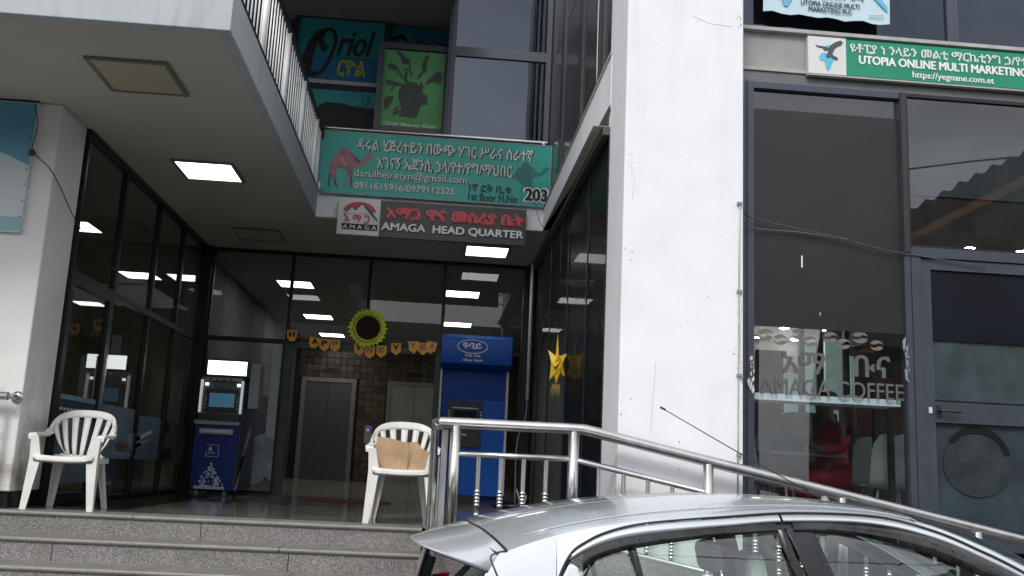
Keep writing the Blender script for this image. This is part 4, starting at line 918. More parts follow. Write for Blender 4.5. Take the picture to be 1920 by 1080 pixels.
B(LX0+.078, LX1-.078, YS+.008, YS+.012, ZF+.17, 2.125).build('frosted_film', mat('smeared slate film', (.05, .068, .082), .45, var=.5, scale=3, dirt=.6, dirtcol=(.10, .11, .11)), cd)
hc = sh(1755, 771)
MB().tube([(hc[0], YS-.035, hc[1]), (hc[0], YS-.085, hc[1]), (hc[0]+.02, YS-.095, hc[1]), (hc[0]+.15, YS-.09, hc[1]-.004)], .011, 8).box(hc[0]-.018, hc[0]+.018, YS-.045, YS-.038, hc[1]-.05, hc[1]+.04).build('handle', DARK, cd)
B(LX0+.022, LX0+.048, YS-.042, YS-.036, hc[1]-.02, hc[1]+.025).build('lock', LGREY, cd)
# round coffee cup sticker
rc = sh(1832, 868); R_ = .27
def arcp(r0, r1, a0, a1, n=26): return [(rc[0]+r0*cos(a0+(a1-a0)*k/n), YS-.006, rc[1]+r0*sin(a0+(a1-a0)*k/n)) for k in range(n+1)]+[(rc[0]+r1*cos(a1-(a1-a0)*k/n), YS-.006, rc[1]+r1*sin(a1-(a1-a0)*k/n)) for k in range(n+1)]
STK = mat('sticker slate', (.010, .013, .015), .8, spec=.1, var=.25)
mb = MB().prism(arcp(R_*.82, R_, .25, pi*.80, 20), (0, -.002, 0)).build('sticker', STK, cd)
MB().prism([(rc[0]+R_*.98*cos(a), YS-.004, rc[1]+R_*.86*sin(a)-.02) for a in [2*pi*k/32 for k in range(32)]], (0, -.001, 0)).build('sticker', mat('sticker dark grey', (.030, .038, .044), .8, spec=.1, var=.3), cd)
MB().prism([(rc[0]+.155*cos(a)-.02, YS-.0062, rc[1]+.10*sin(a)+.07) for a in [2*pi*k/24 for k in range(24)]], (0, -.001, 0)).build('sticker', mat('sticker pale', (.03, .037, .042), .8, spec=.1, var=.3), cd)
# green company sign
YGS = YS-.06
us = thing('company_sign', (4.1, YGS, 5.0), 'long green company sign with white lettering over the cafe, white eagle square at its left', 'sign')
gx0, gxm, gx1 = hit(1515, 102, 'Y', YGS).x, hit(1586, 108, 'Y', YGS).x, 5.25
gz1, gz0 = hit(1586, 74, 'Y', YGS).z, hit(1586, 141, 'Y', YGS).z
B(gxm+.001, gx1, YGS, YGS+.04, gz0, gz1).build('board', GREEN, us)
B(gx0, gxm, YGS-.004, YGS+.04, gz0-.004, gz1+.004).build('board', mat('white sign square', (.60, .61, .60), .5, var=.04), us, 'white square with the eagle and map')
B(gx0, gx1, YGS-.001, YGS+.045, gz0-.018, gz0-.005).build('frame', STRIP, us)
gy = YGS
rowtext('ዩቶፒያ ነ ንላይን መልቲ ማርኬቲንግ ኃ/የተ/የግ', 1594, 1958, 1776, 96, 114, LETP, us, y=gy, bold=.0025)
rowtext('UTOPIA ONLINE MULTI MARKETING', 1611, 1924, 1767, 117, 132, LETW, us, y=gy, bold=.004)
rowtext('https://yegnane.com.et', 1711, 1863, 1787, 140, 155, LETW, us, y=gy, bold=.0015)
def epx(x, y): return (1500+x*.21875, 40+y*.21875)
yk = YGS-.004
AF = mat('africa blue', (.10, .42, .62), .5); EG = mat('eagle slate', (.05, .06, .075), .6, var=.2)
pixpoly([epx(*c) for c in [(165, 300), (180, 275), (205, 268), (225, 275), (245, 285), (262, 300), (270, 318), (286, 330), (285, 345), (268, 370), (262, 395), (248, 420), (236, 426), (222, 395), (216, 360), (205, 338), (180, 338), (166, 322)]], 'Y', yk, .003).build('map_print', AF, us)
pixpoly([epx(*c) for c in [(200, 222), (225, 205), (255, 205), (262, 225), (240, 240), (215, 238)]], 'Y', yk, .003).build('map_print', AF, us)
pixpoly([epx(*c) for c in [(133, 195), (150, 207), (190, 212), (235, 222), (240, 240), (225, 255), (205, 245), (195, 228), (160, 222), (140, 212)]], 'Y', yk-.003, .002).build('eagle_print', EG, us)
pixpoly([epx(*c) for c in [(238, 232), (262, 205), (300, 180), (345, 165), (368, 180), (355, 205), (325, 215), (300, 232), (285, 260), (275, 285), (300, 300), (325, 315), (320, 335), (290, 325), (262, 308), (230, 318), (222, 295), (240, 265)]], 'Y', yk-.003, .002).build('eagle_print', EG, us)
# banner above
YBN = YS-.01
ub = thing('vinyl_banner', (3.0, YBN, 5.5), 'pale blue vinyl banner with navy lettering at the top of the cafe front', 'banner')
vx0, vx1 = hit(1430, 10, 'Y', YBN).x, hit(1667, 30, 'Y', YBN).x
vz0 = hit(1430, 22, 'Y', YBN).z
BNV = mat('banner pale blue', (.48, .62, .68), .5, var=.06, scale=1.5)
vz1 = 6.2
rows = []
for j in range(9):
    z = vz0+(vz1-vz0)*j/8
    rows.append([(vx0+(vx1-vx0)*i/14, YBN-.012-.006*sin(i*1.3+j), z+(.010*sin(i*1.9)-.03*(i/14) if j == 0 else 0)) for i in range(15)])
back = [[(p[0], p[1]+.004, p[2]) for p in r] for r in rows]
MB().grid(rows).grid(back).build('sheet', BNV, ub)
rowtext('UTOPIA ONLINE MULTI', 1502, 1611, 1557, 4.5, 13, NAVYL, ub, y=YBN-.02, bold=.0015)
rowtext('MARKETING PLC', 1516, 1597, 1557, 15.5, 24, NAVYL, ub, y=YBN-.02, bold=.0015)
rowtext('ኃ/የተ/የግ/ማ', 1540, 1620, 1580, -9, 1.5, NAVYL, ub, y=YBN-.02, bold=.001)
pixpoly([(1632, -10), (1645, -10), (1664, 14), (1664, 24)], 'Y', YBN-.02, .002).build('print', AF, ub)
pixpoly([(1460, -25), (1490, -25), (1484, -2), (1476, 12), (1470, 10), (1466, -4)], 'Y', YBN-.02, .002).build('print', AF, ub)
for k in range(2):
    for j in range(7):
        a_ = hit(1630+j*4, 29+k*5, 'Y', YBN-.02); B(a_.x, a_.x+.009, YBN-.022, YBN-.02, a_.z-.006, a_.z).build('print', NAVYL, ub)
# conduit and cables on the column edge
yc = 6.585
cdt = thing('cable_conduit', (2.13, yc, 2.5), 'thin cable clipped down the right edge of the white column', 'cable')
MB().tube([(2.135, yc, 3.62), (2.13, yc, 3.2), (2.127, yc, 2.6), (2.125, yc, 2.0), (2.12, yc, 1.3)], .006, 6).build('cable', mat('dirty white cable', (.42, .41, .40), .7, var=.2, scale=20), cdt)
for z in (3.60, 2.95, 2.35, 1.8): B(2.115, 2.15, yc-.012, yc+.012, z, z+.02).build('clip', GREYP, cdt)
tag(MB().tube(smooth_pts([(2.135, yc, 3.62), (2.3, 6.88, 3.60), (2.6, 6.93, 3.56), (3.0, 6.94, 3.50), (3.35, 6.94, 3.43), (3.62, 6.94, 3.40), (4.2, 6.94, 3.34)], 6), .005, 6).build('cable', mat('dusty black cable', (.06, .06, .06), .7)), 'slack black cable running from the column across the dark film', 'cable')
tag(MB().tube(smooth_pts([(2.135, yc, 3.60), (2.3, 6.90, 3.53), (2.7, 6.94, 3.52), (3.1, 6.94, 3.49)], 6), .005, 6).build('cable', mat('dusty grey cable', (.10, .10, .10), .7)), 'short grey cable under the slack black one on the dark film', 'cable')
# ================================================================== CAFE INTERIOR
cf = thing('cafe_room', (4.4, 10, ZF), 'dim cafe interior behind the shop glass with pale green panels', 'room')
B(2.32, 9.5, YS+.02, 12.6, ZF-.1, ZF-.001).build('floor', mat('cafe floor', (.13, .12, .10), .3, var=.15), cf)
B(2.32, 9.5, YS+.30, 12.6, ZS-.3, ZS-.2).build('ceiling', mat('cafe ceiling', (.40, .40, .38), .8), cf)
B(2.32, 9.5, YS+.24, YS+.299, ZS-.38, 4.86).build('bulkhead', mat('added dark backing', (.03, .032, .035), .7), cf)  # board added to hide the sky above the ceiling and darken the transom
B(2.32, 9.5, 12.5, 12.6, ZF, ZS).build('wall', mat('cafe back wall', (.05, .046, .042), .8, var=.1), cf)
B(9.4, 9.5, YS+.1, 12.5, ZF, ZS).build('wall', mat('cafe side wall', (.13, .09, .08), .8), cf)
GPN = mat('pale green glow panel', (.34, .46, .43), .5, emit=(.55, .75, .68), es=.16, var=.05)  # panels given a faint glow to brighten the cafe; they are no lamps
yb = 11.8
def at(x, y, Y): p = hit(x, y, 'Y', Y); return p.x, p.z
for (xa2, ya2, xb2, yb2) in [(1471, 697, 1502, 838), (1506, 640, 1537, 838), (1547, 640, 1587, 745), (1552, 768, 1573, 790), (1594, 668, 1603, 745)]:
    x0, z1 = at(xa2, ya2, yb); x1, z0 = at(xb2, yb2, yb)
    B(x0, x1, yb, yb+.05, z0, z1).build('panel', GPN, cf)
x0, z1 = at(1418, 655, yb); x1, z0 = at(1470, 835, yb); B(x0, x1, yb, yb+.05, z0, z1).build('panel', mat('brown grey panel', (.05, .046, .044), .6), cf)
x0, z1 = at(1604, 705, yb); x1, z0 = at(1700, 835, yb); B(x0, x1, yb, yb+.05, z0, z1).build('panel', mat('red brown panel', (.10, .028, .018), .6, var=.3), cf)
x0, z1 = at(1582, 615, yb); x1, z0 = at(1700, 662, yb); B(x0, x1, yb-.5, yb+.05, z0, z1).build('bulkhead', mat('taupe bulkhead', (.17, .155, .135), .7), cf)
x0, z1 = at(1608, 656, yb-.55); x1, z0 = at(1640, 662, yb-.55); MB().prism([(x0, yb-.55, z0), (x1, yb-.55, z0), (x1, yb-.55, z0+.04), (x1-.1, yb-.55, z1+.03)], (0, .04, 0)).build('orange_trim', mat('orange trim', (.5, .11, .03), .6), cf)
for x in (1540, 1590, 1505): x0, z0 = at(x, 800, yb-.1); B(x0-.03, x0+.03, yb-.12, yb-.04, ZF, 3.6).build('post', BLACK, cf)
x0, z0 = at(1644, 850, 8.3); B(x0-.025, x0+.03, 8.28, 8.33, ZF, 2.5).build('post', BLACK, cf)
x0, z0 = at(1671, 850, 7.6); B(x0-.02, x0+.02, 7.58, 7.63, ZF, 2.3).build('post', BLACK, cf)
for i, (x, y) in enumerate([(1423, 633), (1491, 638), (1470, 616), (1540, 620), (1817, 466), (1915, 472)]):
    p = hit(x, y, 'Z', 4.05)
    if p.y > 12.4: p = hit(x, y, 'Y', 12.3)
    t = thing('spot_light', tuple(p), ['left lower round spot light in the cafe', 'right lower round spot light in the cafe', 'left upper round spot light in the cafe, at the edge of the film', 'right upper round spot light in the cafe, at the edge of the film', 'round spot light behind the transom pane above the door handle', 'round spot light behind the transom pane at the right frame edge'][i], 'spot light', 'round spot lights in the cafe')
    MB().lathe([(0, 0), (.055, 0), (.055, .02)], (p.x, p.y, p.z), 14).build('lens', LITD, t)
    MB().lathe([(.055, .0), (.07, 0), (.07, .022), (.055, .022)], (p.x, p.y, p.z), 14).build('ring', LGREY, t)
# white shell chairs
def shell_chair(x, y, rz, label, s=1.0):
    t = thing('shell_chair', (x, y, ZF), label, 'chair', 'white cafe chairs', rz)
    rows = []
    prof = [(-.20, .44, .20), (-.22, .46, .20), (0, .44, .21), (.16, .45, .21), (.21, .52, .20), (.24, .66, .20), (.265, .80, .18), (.275, .87, .13), (.276, .885, .05)]
    for yy, z, w_ in prof[1:]:
        rows.append([(w_*u, yy-.03*abs(u)**2*(1 if z > .5 else 0)*1.2, z+.015*u*u) for u in (-1, -.8, -.4, 0, .4, .8, 1)])
    r2 = [[(a, b+.012, c-.012) for a, b, c in r] for r in rows]
    sh_ = MB().grid(rows).grid(r2); o = sh_.build('shell', mat('white shell', (.50, .56, .54), .4), None)
    o.parent = t
    for sx in (-1, 1):
        for sy in (-1, 1):
            l_ = MB().tube([(sx*.12, sy*.12, .43), (sx*.21, sy*.2+.02, 0)], .011, 7).build('leg', LGREY, None); l_.parent = t
    return t
shell_chair(3.02, 8.35, 1.0, 'white cafe chair at the left, turned sideways')
shell_chair(3.95, 8.15, 3.0, 'white cafe chair right of the person in red, back to the window')
shell_chair(4.15, 8.75, 2.6, 'white cafe chair farthest right, half hidden by a post')
shell_chair(3.25, 9.6, -.6, 'white cafe chair beyond the table')
tb = thing('cafe_table', (3.42, 9.0, ZF), 'pale cafe table with a black machine on it', 'table')
B(3.10, 3.85, 8.75, 9.35, ZF+.70, ZF+.735).build('table_top', mat('table top', (.32, .31, .28), .4), tb, bevel=.006)
for sx in (3.16, 3.78):
    for sy in (8.8, 9.28): B(sx, sx+.03, sy, sy+.03, ZF, ZF+.699).build('leg', GREYP, tb)
cm = thing('coffee_machine', (3.62, 9.1, ZF+.735), 'black coffee machine on the cafe table', 'machine')
MB().box(3.42, 3.88, 8.98, 9.3, 2.03, 2.30).box(3.46, 3.84, 9.1, 9.3, 1.916, 2.03).build('body', DARK, cm, bevel=.02)
MB().tube([(3.60, 8.97, 2.28), (3.60, 8.96, 1.93)], .01, 7).build('pipe', LGREY, cm)
MB().lathe([(.05, 0), (.06, .08), (.03, .09), (0, .09)], (3.72, 9.0, 2.30), 10).build('hopper', BLACK, cm)
tag(B(3.24, 3.40, 8.85, 9.0, ZF+.736, ZF+.83).build('storage_box', mat('teal box', (.03, .13, .13), .4), bevel=.01), 'small teal box on the cafe table left of the machine', 'box')
tag(MB().lathe([(0, 0), (.025, 0), (.035, .07), (.032, .07), (.02, .005)], (3.50, 8.80, ZF+.736), 12).build('cup', LGREY), 'small pale cup on the front edge of the cafe table', 'cup')
# person seated, red clothes, back to the window
def skin_mesh(verts, edges, radii, name, mt, parent, sub=2, smooth=True):
    me = bpy.data.meshes.new(name); me.from_pydata(verts, edges, []); o = bpy.data.objects.new(name, me); COL.objects.link(o)
    o.modifiers.new('skin', 'SKIN'); 
    for i, r in enumerate(radii): me.skin_vertices[0].data[i].radius = (r if isinstance(r, tuple) else (r, r))
    me.skin_vertices[0].data[0].use_root = True
    ss = o.modifiers.new('sub', 'SUBSURF'); ss.levels = sub; ss.render_levels = sub
    bpy.context.view_layer.update()
    m2 = bpy.data.meshes.new_from_object(o.evaluated_get(bpy.context.evaluated_depsgraph_get()))
    for p in m2.polygons: p.use_smooth = True
    m2.materials.clear(); m2.materials.append(mt)
    bpy.data.objects.remove(o)
    o = bpy.data.objects.new(name, m2); COL.objects.link(o); o.parent = parent
    return o
pr = thing('person', (3.80, 8.95, ZF), 'person in red top and trousers seated by the cafe table behind the glass', 'person')
pr.rotation_euler = (0, 0, .25)
SKN = mat('brown skin', (.10, .05, .03), .6); RC = mat('red clothing', (.36, .008, .022), .75, var=.15)
# pelvis root; facing -X (towards the table)
V = [(0, 0, .52), (0, 0, .66), (-.02, 0, .84), (-.03, 0, .98), (-.035, 0, 1.05), (-.05, 0, 1.13), (-.07, 0, 1.22), (-.08, 0, 1.29),
     (-.03, .17, .97), (-.06, .23, .78), (-.26, .17, .76), (-.36, .12, .80), (-.03, -.17, .97), (-.06, -.23, .78), (-.26, -.17, .76), (-.36, -.12, .80),
     (-.02, .10, .49), (-.40, .12, .50), (-.42, .12, .10), (-.52, .12, .04), (-.02, -.10, .49), (-.40, -.12, .50), (-.42, -.12, .10), (-.52, -.12, .04)]
Ed = [(0, 1), (1, 2), (2, 3), (3, 4), (4, 5), (5, 6), (6, 7), (3, 8), (8, 9), (9, 10), (10, 11), (3, 12), (12, 13), (13, 14), (14, 15), (0, 16), (16, 17), (17, 18), (18, 19), (0, 20), (20, 21), (21, 22), (22, 23)]
Rr = [(.12, .16), (.11, .15), (.11, .17), (.08, .15), .055, .06, .095, .07, .062, .05, .04, .03, .062, .05, .04, .03, .095, .07, .045, .035, .095, .07, .045, .035]
skin_mesh(V, Ed, Rr, 'body', SKN, pr)
# clothing: slightly larger shells
skin_mesh(V[:4]+[V[8], V[9], V[10], V[12], V[13], V[14]], [(0, 1), (1, 2), (2, 3), (3, 4), (4, 5), (5, 6), (3, 7), (7, 8), (8, 9)],
          [(.15, .19), (.135, .175), (.135, .195), (.10, .17), .08, .065, .055, .08, .065, .055], 'top', RC, pr)
skin_mesh([V[0], V[16], V[17], V[18], V[20], V[21], V[22]], [(0, 1), (1, 2), (2, 3), (0, 4), (4, 5), (5, 6)], [(.15, .18), .12, .09, .065, .12, .09, .065], 'trousers', RC, pr)
skin_mesh([(-.05, 0, 1.2), (-.04, 0, 1.27), (-.05, 0, 1.335)], [(0, 1), (1, 2)], [.095, .115, .075], 'hair', BLACK, pr)
sc_ = thing('stool', (3.80, 8.95, ZF), 'dark stool under the seated person in red', 'stool')
MB().lathe([(0, .36), (.19, .36), (.2, .38), (.19, .40), (0, .40)], (3.80, 8.95, ZF), 18).build('seat', BLACK, sc_)
for k in range(4):
    a = pi/4+k*pi/2; MB().tube([(3.80+.12*cos(a), 8.95+.12*sin(a), ZF+.36), (3.80+.19*cos(a), 8.95+.19*sin(a), ZF)], .012, 6).build('leg', GREYP, sc_)
# ================================================================== RAMP / STAIR RAILING
rl = thing('ramp_railing', (1, 6.45, ZF), 'polished stainless steel railing along the landing edge and down the ramp', 'railing')
YR = 6.45
def rz_(x): return 1.925 if x < 1.0 else 1.925-(x-1.0)*.197
hr = smooth_pts([(.05, YR+.02, 1.90), (.055, YR, 1.922), (.09, YR, 1.925), (.5, YR, 1.925), (.95, YR, 1.925), (1.08, YR, 1.912), (1.5, YR, rz_(1.5)), (3, YR, rz_(3)), (5.9, YR, rz_(5.9))], 5)
MB().tube(hr, .037, 14).build('handrail', STEEL, rl)
MB().tube([(.18, YR, 1.725), (.95, YR, 1.725)], .020, 10).tube([(.95, YR, 1.725), (5.8, YR, 1.725-4.85*.197)], .020, 10).build('middle_rail', STEEL, rl)
MB().tube([(.18, YR, ZF+.03), (.95, YR, ZF+.03)], .020, 10).tube([(.95, YR, ZF+.03), (5.8, YR, ZF+.03-4.85*.197)], .020, 10).build('bottom_rail', STEEL, rl)
def post_(x, y, z0, z1, r=.036): return MB().tube([(x, y, z0), (x, y, z1)], r, 14).lathe([(r+.02, 0), (r+.02, .012), (r, .016)], (x, y, z0), 14)
for i, x in enumerate([.165, .955, 1.875, 2.80, 3.75, 4.7, 5.6]):
    zb_ = ZF if x < 1.02 else ZF-(x-1.02)*rs_
    post_(x, YR, zb_-.005, rz_(x)-.02).build('post', STEEL, rl)
def baluster(z0, z1):
    n = []; h = z1-z0; prof = [(0.015, 0)]
    z = .02
    def rings(z, k):
        for i in range(k):
            prof.extend([(.015, z), (.021, z+.004), (.021, z+.013), (.015, z+.017), (.015, z+.022)]); z += .022
        return z
    z = rings(.02, 5); z = rings(.17, 5)
    prof.append((.015, h))
    return prof
bal = MB().lathe(baluster(0, .505), (0, 0, 0), 12).mesh('baluster', STEEL)
xs = [.325, .475, .625, .775, 1.13, 1.30, 1.465, 1.63, 2.04, 2.20, 2.36, 2.52, 2.66, 2.96, 3.12, 3.28, 3.44, 3.6, 3.9, 4.06, 4.22, 4.38, 4.54]
for x in xs:
    z0 = ZF+.04 if x < .95 else ZF+.04-(x-.95)*.197
    o = bpy.data.objects.new('baluster', bal); o.location = (x, YR, z0); o.scale = (1, 1, (1.725-ZF-.04)/.505); add(o, rl)
# stair side rail, falling towards the street
sl_ = thing('stair_railing', (.04, 6.4, ZF), 'stainless steel stair railing seen end on at the right side of the steps', 'railing')
xs_ = .028
MB().tube(smooth_pts([(xs_, 7.45, 1.95), (xs_, 7.3, 1.95), (xs_, 7.2, 1.93), (xs_, 6.4, 1.50), (xs_, 5.6, 1.08), (xs_, 5.5, 1.06)], 4), .028, 12).build('handrail', STEEL, sl_)
MB().tube([(xs_, 7.25, 1.72), (xs_, 5.55, .84)], .020, 10).build('middle_rail', STEEL, sl_)
for y, zz, zt2 in [(7.40, ZF, 1.95), (6.45, .70, 1.52), (5.56, .22, 1.07)]: post_(xs_, y, zz, zt2-.02, .027).build('post', STEEL, sl_)
for k in range(9):
    y = 7.22-k*.175; zt2 = 1.72-(7.25-y)*.518; MB().tube([(xs_+.0, y, zt2-.5), (xs_, y, zt2)], .012, 8).build('baluster', STEEL, sl_)
B(.075, .115, YR+.02, YR+.03, ZF, 1.88).build('flat_bar', STEEL, rl); B(.06, .07, YR-.02, YR+.05, ZF, 1.70).build('flat_bar', STEEL, rl)
# left rail end at the left column
ll = thing('side_railing', (-3.3, 7.5, 1.9), 'end of a polished handrail fixed to the left column', 'railing')
p_ = hit(28, 744, 'Y', 7.57)
MB().tube([(-4.6, 7.50, p_.z), (p_.x-.02, 7.50, p_.z)], .031, 12).tube([(p_.x-.02, 7.50, p_.z), (p_.x, 7.55, p_.z), (p_.x, 7.62, p_.z)], .02, 10).build('handrail', STEEL, ll)
MB().lathe([(0, 0), (.045, 0), (.045, .01), (0, .01)], (0, 0, 0), 16).build('flange', STEEL, None)
fl = bpy.data.objects['flange']; fl.rotation_euler = (pi/2, 0, 0); fl.location = (p_.x, 7.618, p_.z); fl.parent = ll; fl.matrix_parent_inverse = ll.matrix_basis.inverted()
MB().tube([(p_.x-.10, 7.50, p_.z-.02), (p_.x-.10, 7.50, ZF)], .022, 12).build('post', STEEL, ll)
MB().tube([(-4.6, 7.50, p_.z-.18), (p_.x-.11, 7.50, p_.z-.18)], .012, 8).build('middle_rail', STEEL, ll)
# ================================================================== PLASTIC CHAIRS
def garden_chair(loc, rz, label):
    t = thing('plastic_chair', loc, label, 'chair', 'white plastic chairs on the landing', rz)
    def part(mb, name, bevel=0):
        o = mb.mesh(name, PLAS); o = bpy.data.objects.new(name, o); COL.objects.link(o); o.parent = t
        if bevel:
            bv = o.modifiers.new('bevel', 'BEVEL'); bv.width = bevel; bv.segments = 2; bv.limit_method = 'ANGLE'
        return o
    # back shell surface: u across (-1..1), v up (0..1)
    def P(u, v, off=0):
        A = 1-abs(u)**2.2
        zt = .585+.225*max(0, 1-abs(u)**2.4)**.62
        zb = .415+.12*abs(u)**3
        xb_, xt_ = .198*u, .266*sin(u*pi/2*.98)
        yb_ = .215; yt_ = .30-.17*abs(u)**3.2
        e = v**.9
        x = xb_+(xt_-xb_)*(max(v, 0)**.75); yy = yb_+(yt_-yb_)*v; z = zb+(zt-zb)*v
        return Vector((x, yy+off, z))
    th = .010
    def patch(us, vs):
        f = [[P(u, v, -th/2) for u in us] for v in vs]; b = [[P(u, v, th/2) for u in us] for v in vs]
        mb = MB(); mb.grid(f).grid(b)
        for (i0, i1) in ((0, 0), (-1, -1)):
            mb.grid([[r[i0] for r in f], [r[i0] for r in b]])
        mb.grid([f[0], b[0]]).grid([f[-1], b[-1]])
        return mb
    n = 28
    rim = patch([-1+2*i/n for i in range(n+1)], [.84, .89, .94, 1.0])
    for sx in (-1, 1):
        pass
    part(rim, 'back_rim')
    ns = 7
    for i in range(ns):
        c = -1+2*(i+.5)/ns; w_ = .074
        c *= .93
        us = [c-w_, c, c+w_]
        part(patch(us, [0, .2, .4, .6, .85]), 'slat')
    part(patch([-1+2*i/n for i in range(n+1)], [-.02, .03]), 'back_foot')
    # arms: flat strips from the rim's ends forward and down onto the front legs
    for sx in (-1, 1):
        pa = smooth_pts([(sx*.250, .150, .615), (sx*.268, .08, .600), (sx*.272, -.04, .592), (sx*.268, -.15, .590), (sx*.262, -.215, .585), (sx*.258, -.235, .560)], 4)
        rows_ = []
        for k, p in enumerate(pa):
            hw_ = .031
            rows_.append([(p.x-hw_, p.y, p.z-.016), (p.x+hw_, p.y, p.z-.016), (p.x+hw_, p.y, p.z+.004), (p.x, p.y, p.z+.009), (p.x-hw_, p.y, p.z+.004)])
        mb = MB().grid(rows_, closed=True, smooth=False).face(rows_[0]).face(rows_[-1][::-1]); part(mb, 'armrest')
        # rim side wing, from arm to back arch
        pa = smooth_pts([(sx*.262, .10, .600), (sx*.262, .17, .615), (sx*.25, .215, .66), (sx*.22, .25, .71)], 4)
        rows_ = [[(p.x-.012, p.y, p.z-.03), (p.x+.012, p.y, p.z-.03), (p.x+.012, p.y, p.z+.03), (p.x-.012, p.y, p.z+.03)] for p in pa]
        part(MB().grid(rows_, closed=True).face(rows_[0]).face(rows_[-1]), 'arm_wing')
        # front leg: L section tapering down
        L0 = [(sx*.262, -.235, .575), (sx*.252, -.235, .40), (sx*.270, -.262, 0)]
        rows_ = []
        for (x, y, z), w_ in zip(L0, (.050, .078, .040)):
            rows_.append([(x+sx*.006, y-.006, z), (x-sx*w_, y-.006, z), (x-sx*w_, y+.004, z), (x-sx*.004, y+.004, z), (x-sx*.004, y+w_*.9, z), (x+sx*.006, y+w_*.9, z)])
        part(MB().grid(rows_, closed=True, smooth=False).face(rows_[0]).face(rows_[-1]), 'leg')
        L1 = [(sx*.185, .205, .43), (sx*.235, .285, 0)]
        rows_ = []
        for (x, y, z), w_ in zip(L1, (.065, .038)):
            rows_.append([(x+sx*.006, y+.006, z), (x-sx*w_, y+.006, z), (x-sx*w_, y-.004, z), (x-sx*.004, y-.004, z), (x-sx*.004, y-w_*.9, z), (x+sx*.006, y-w_*.9, z)])
        part(MB().grid(rows_, closed=True, smooth=False).face(rows_[0]).face(rows_[-1]), 'leg')
    # seat: dished slab with a turned-down front lip
    rows_ = []
    for yy, z, w_ in [(-.255, .375, .222), (-.262, .40, .228), (-.245, .418, .232), (-.1, .408, .232), (.08, .398, .215), (.20, .412, .175), (.225, .43, .165)]:
        rows_.append([(w_*u, yy, z+.012*u*u) for u in (-1, -.6, -.2, .2, .6, 1)])
    lo = [[(a, b+.003, c-.012) for a, b, c in r] for r in rows_]
    part(MB().grid(rows_).grid(lo).grid([rows_[0], lo[0]]).grid([[r[0] for r in rows_], [r[0] for r in lo]]).grid([[r[-1] for r in rows_], [r[-1] for r in lo]]), 'seat')
    for sx in (-1, 1): part(MB().box(sx*.226, sx*.238, -.235, .18, .37, .412), 'side_apron')
    return t
gc = garden_chair((-2.78, 7.90, ZF-.001), .05, 'white plastic chair on the left, bare seat, beside the dingy column'); gc.scale = (.95, .95, .96)
garden_chair((-.215, 7.93, ZF-.001), .02, 'white plastic chair facing out with a torn cardboard sheet on its seat')
cb = MB()
zz0 = ZF+.425
cbo = [(-.455, zz0+.0), (-.30, zz0-.012), (-.12, zz0-.012), (.0, zz0+.01), (.015, zz0+.15), (-.03, zz0+.14), (-.075, zz0+.165), (-.115, zz0+.215), (-.20, zz0+.205), (-.34, zz0+.235), (-.43, zz0+.245), (-.452, zz0+.16)]
cb.prism([(x+.01, 7.815+(z-zz0)*.30+.012*sin(x*22), z) for x, z in cbo], (0, .010, .001))
cbt = tag(cb.build('cardboard_sheet', CARD), 'torn brown cardboard sheet leaning on the seat of the right plastic chair', 'cardboard')
fd = MB().box(-.172, -.168, 7.80, 7.815, zz0+.0, zz0+.20).build('fold', mat('fold crease', (.24, .15, .08), .8), cbt)
# ================================================================== CAR
YM_ = 5.13                                   # centre line of the car
car = thing('parked_car', (1.9, YM_, 0), 'silver hatchback with smoked window visors and a roof aerial, parked in front of the ramp', 'car')
PAINT = mat('silver paint', (.60, .635, .66), .27, metal=.62, var=.025, scale=3, coat=1.0, dirt=.10, dirtcol=(.36, .38, .40), rvar=.03)
TRIM = mat('black car trim', (.010, .010, .012), .28, var=.1)
RUB = mat('rubber', (.02, .02, .02), .7)
INT = mat('car interior', (.10, .105, .11), .8, var=.1)
INTL = mat('car seat cloth', (.42, .47, .46), .8, var=.1)
ZC = [(-.09, 1.275), (.06, 1.33), (.21, 1.372), (.40, 1.425), (.62, 1.475), (.85, 1.512), (1.12, 1.543), (1.4, 1.562), (1.7, 1.570), (2.0, 1.562), (2.22, 1.545), (2.54, 1.497), (2.78, 1.435), (2.96, 1.37), (3.3, 1.20), (3.7, 1.01), (3.95, .93)]
RE = [(.20, 1.21), (.38, 1.283), (.56, 1.345), (.74, 1.390), (.92, 1.425), (1.15, 1.458), (1.40, 1.486), (1.7, 1.512), (2.0, 1.517), (2.2, 1.505), (2.34, 1.48), (2.47, 1.44), (2.6, 1.385), (2.76, 1.312), (3.1, 1.135), (3.45, .97), (3.6, .92)]
def sm_tab(tab):
    p = smooth_pts([Vector((a, b)) for a, b in tab], 5); return [(q.x, q.y) for q in p]
HWT = [(0.0, .76), (.2, .80), (.35, .828), (.5, .838), (.72, .835), (.85, .805), (1.0, .752), (1.15, .712), (1.3, .668), (1.40, .632), (1.46, .585), (1.52, .505), (1.56, .44)]
ZC, RE, HWT = sm_tab(ZC), sm_tab(RE), sm_tab(HWT)
def hw_(z):
    "half width of the car at height z"
    return lerp_tab(HWT, z)
def SP(x, z, side=-1, off=0.0):
    return Vector((x, YM_+side*(hw_(z)+off), z))
# roof shell
xs = [.22+i*.09 for i in range(37)]
rows = []
for x in xs:
    ze, zc = lerp_tab(RE, x), lerp_tab(ZC, x); w = hw_(ze)
    r = []
    for u in [-1, -.985, -.95, -.9, -.8, -.65, -.45, -.2, 0, .2, .45, .65, .8, .9, .95, .985, 1]:
        a = abs(u); z = zc-(zc-ze)*(a**3.2)
        if .85 < a < .93: z -= .004
        dx = 0
        r.append((x+(.0 if x > .4 else -.0), YM_+w*u, z))
    rows.append(r)
iw = max(i for i, x in enumerate(xs) if x < 2.45)
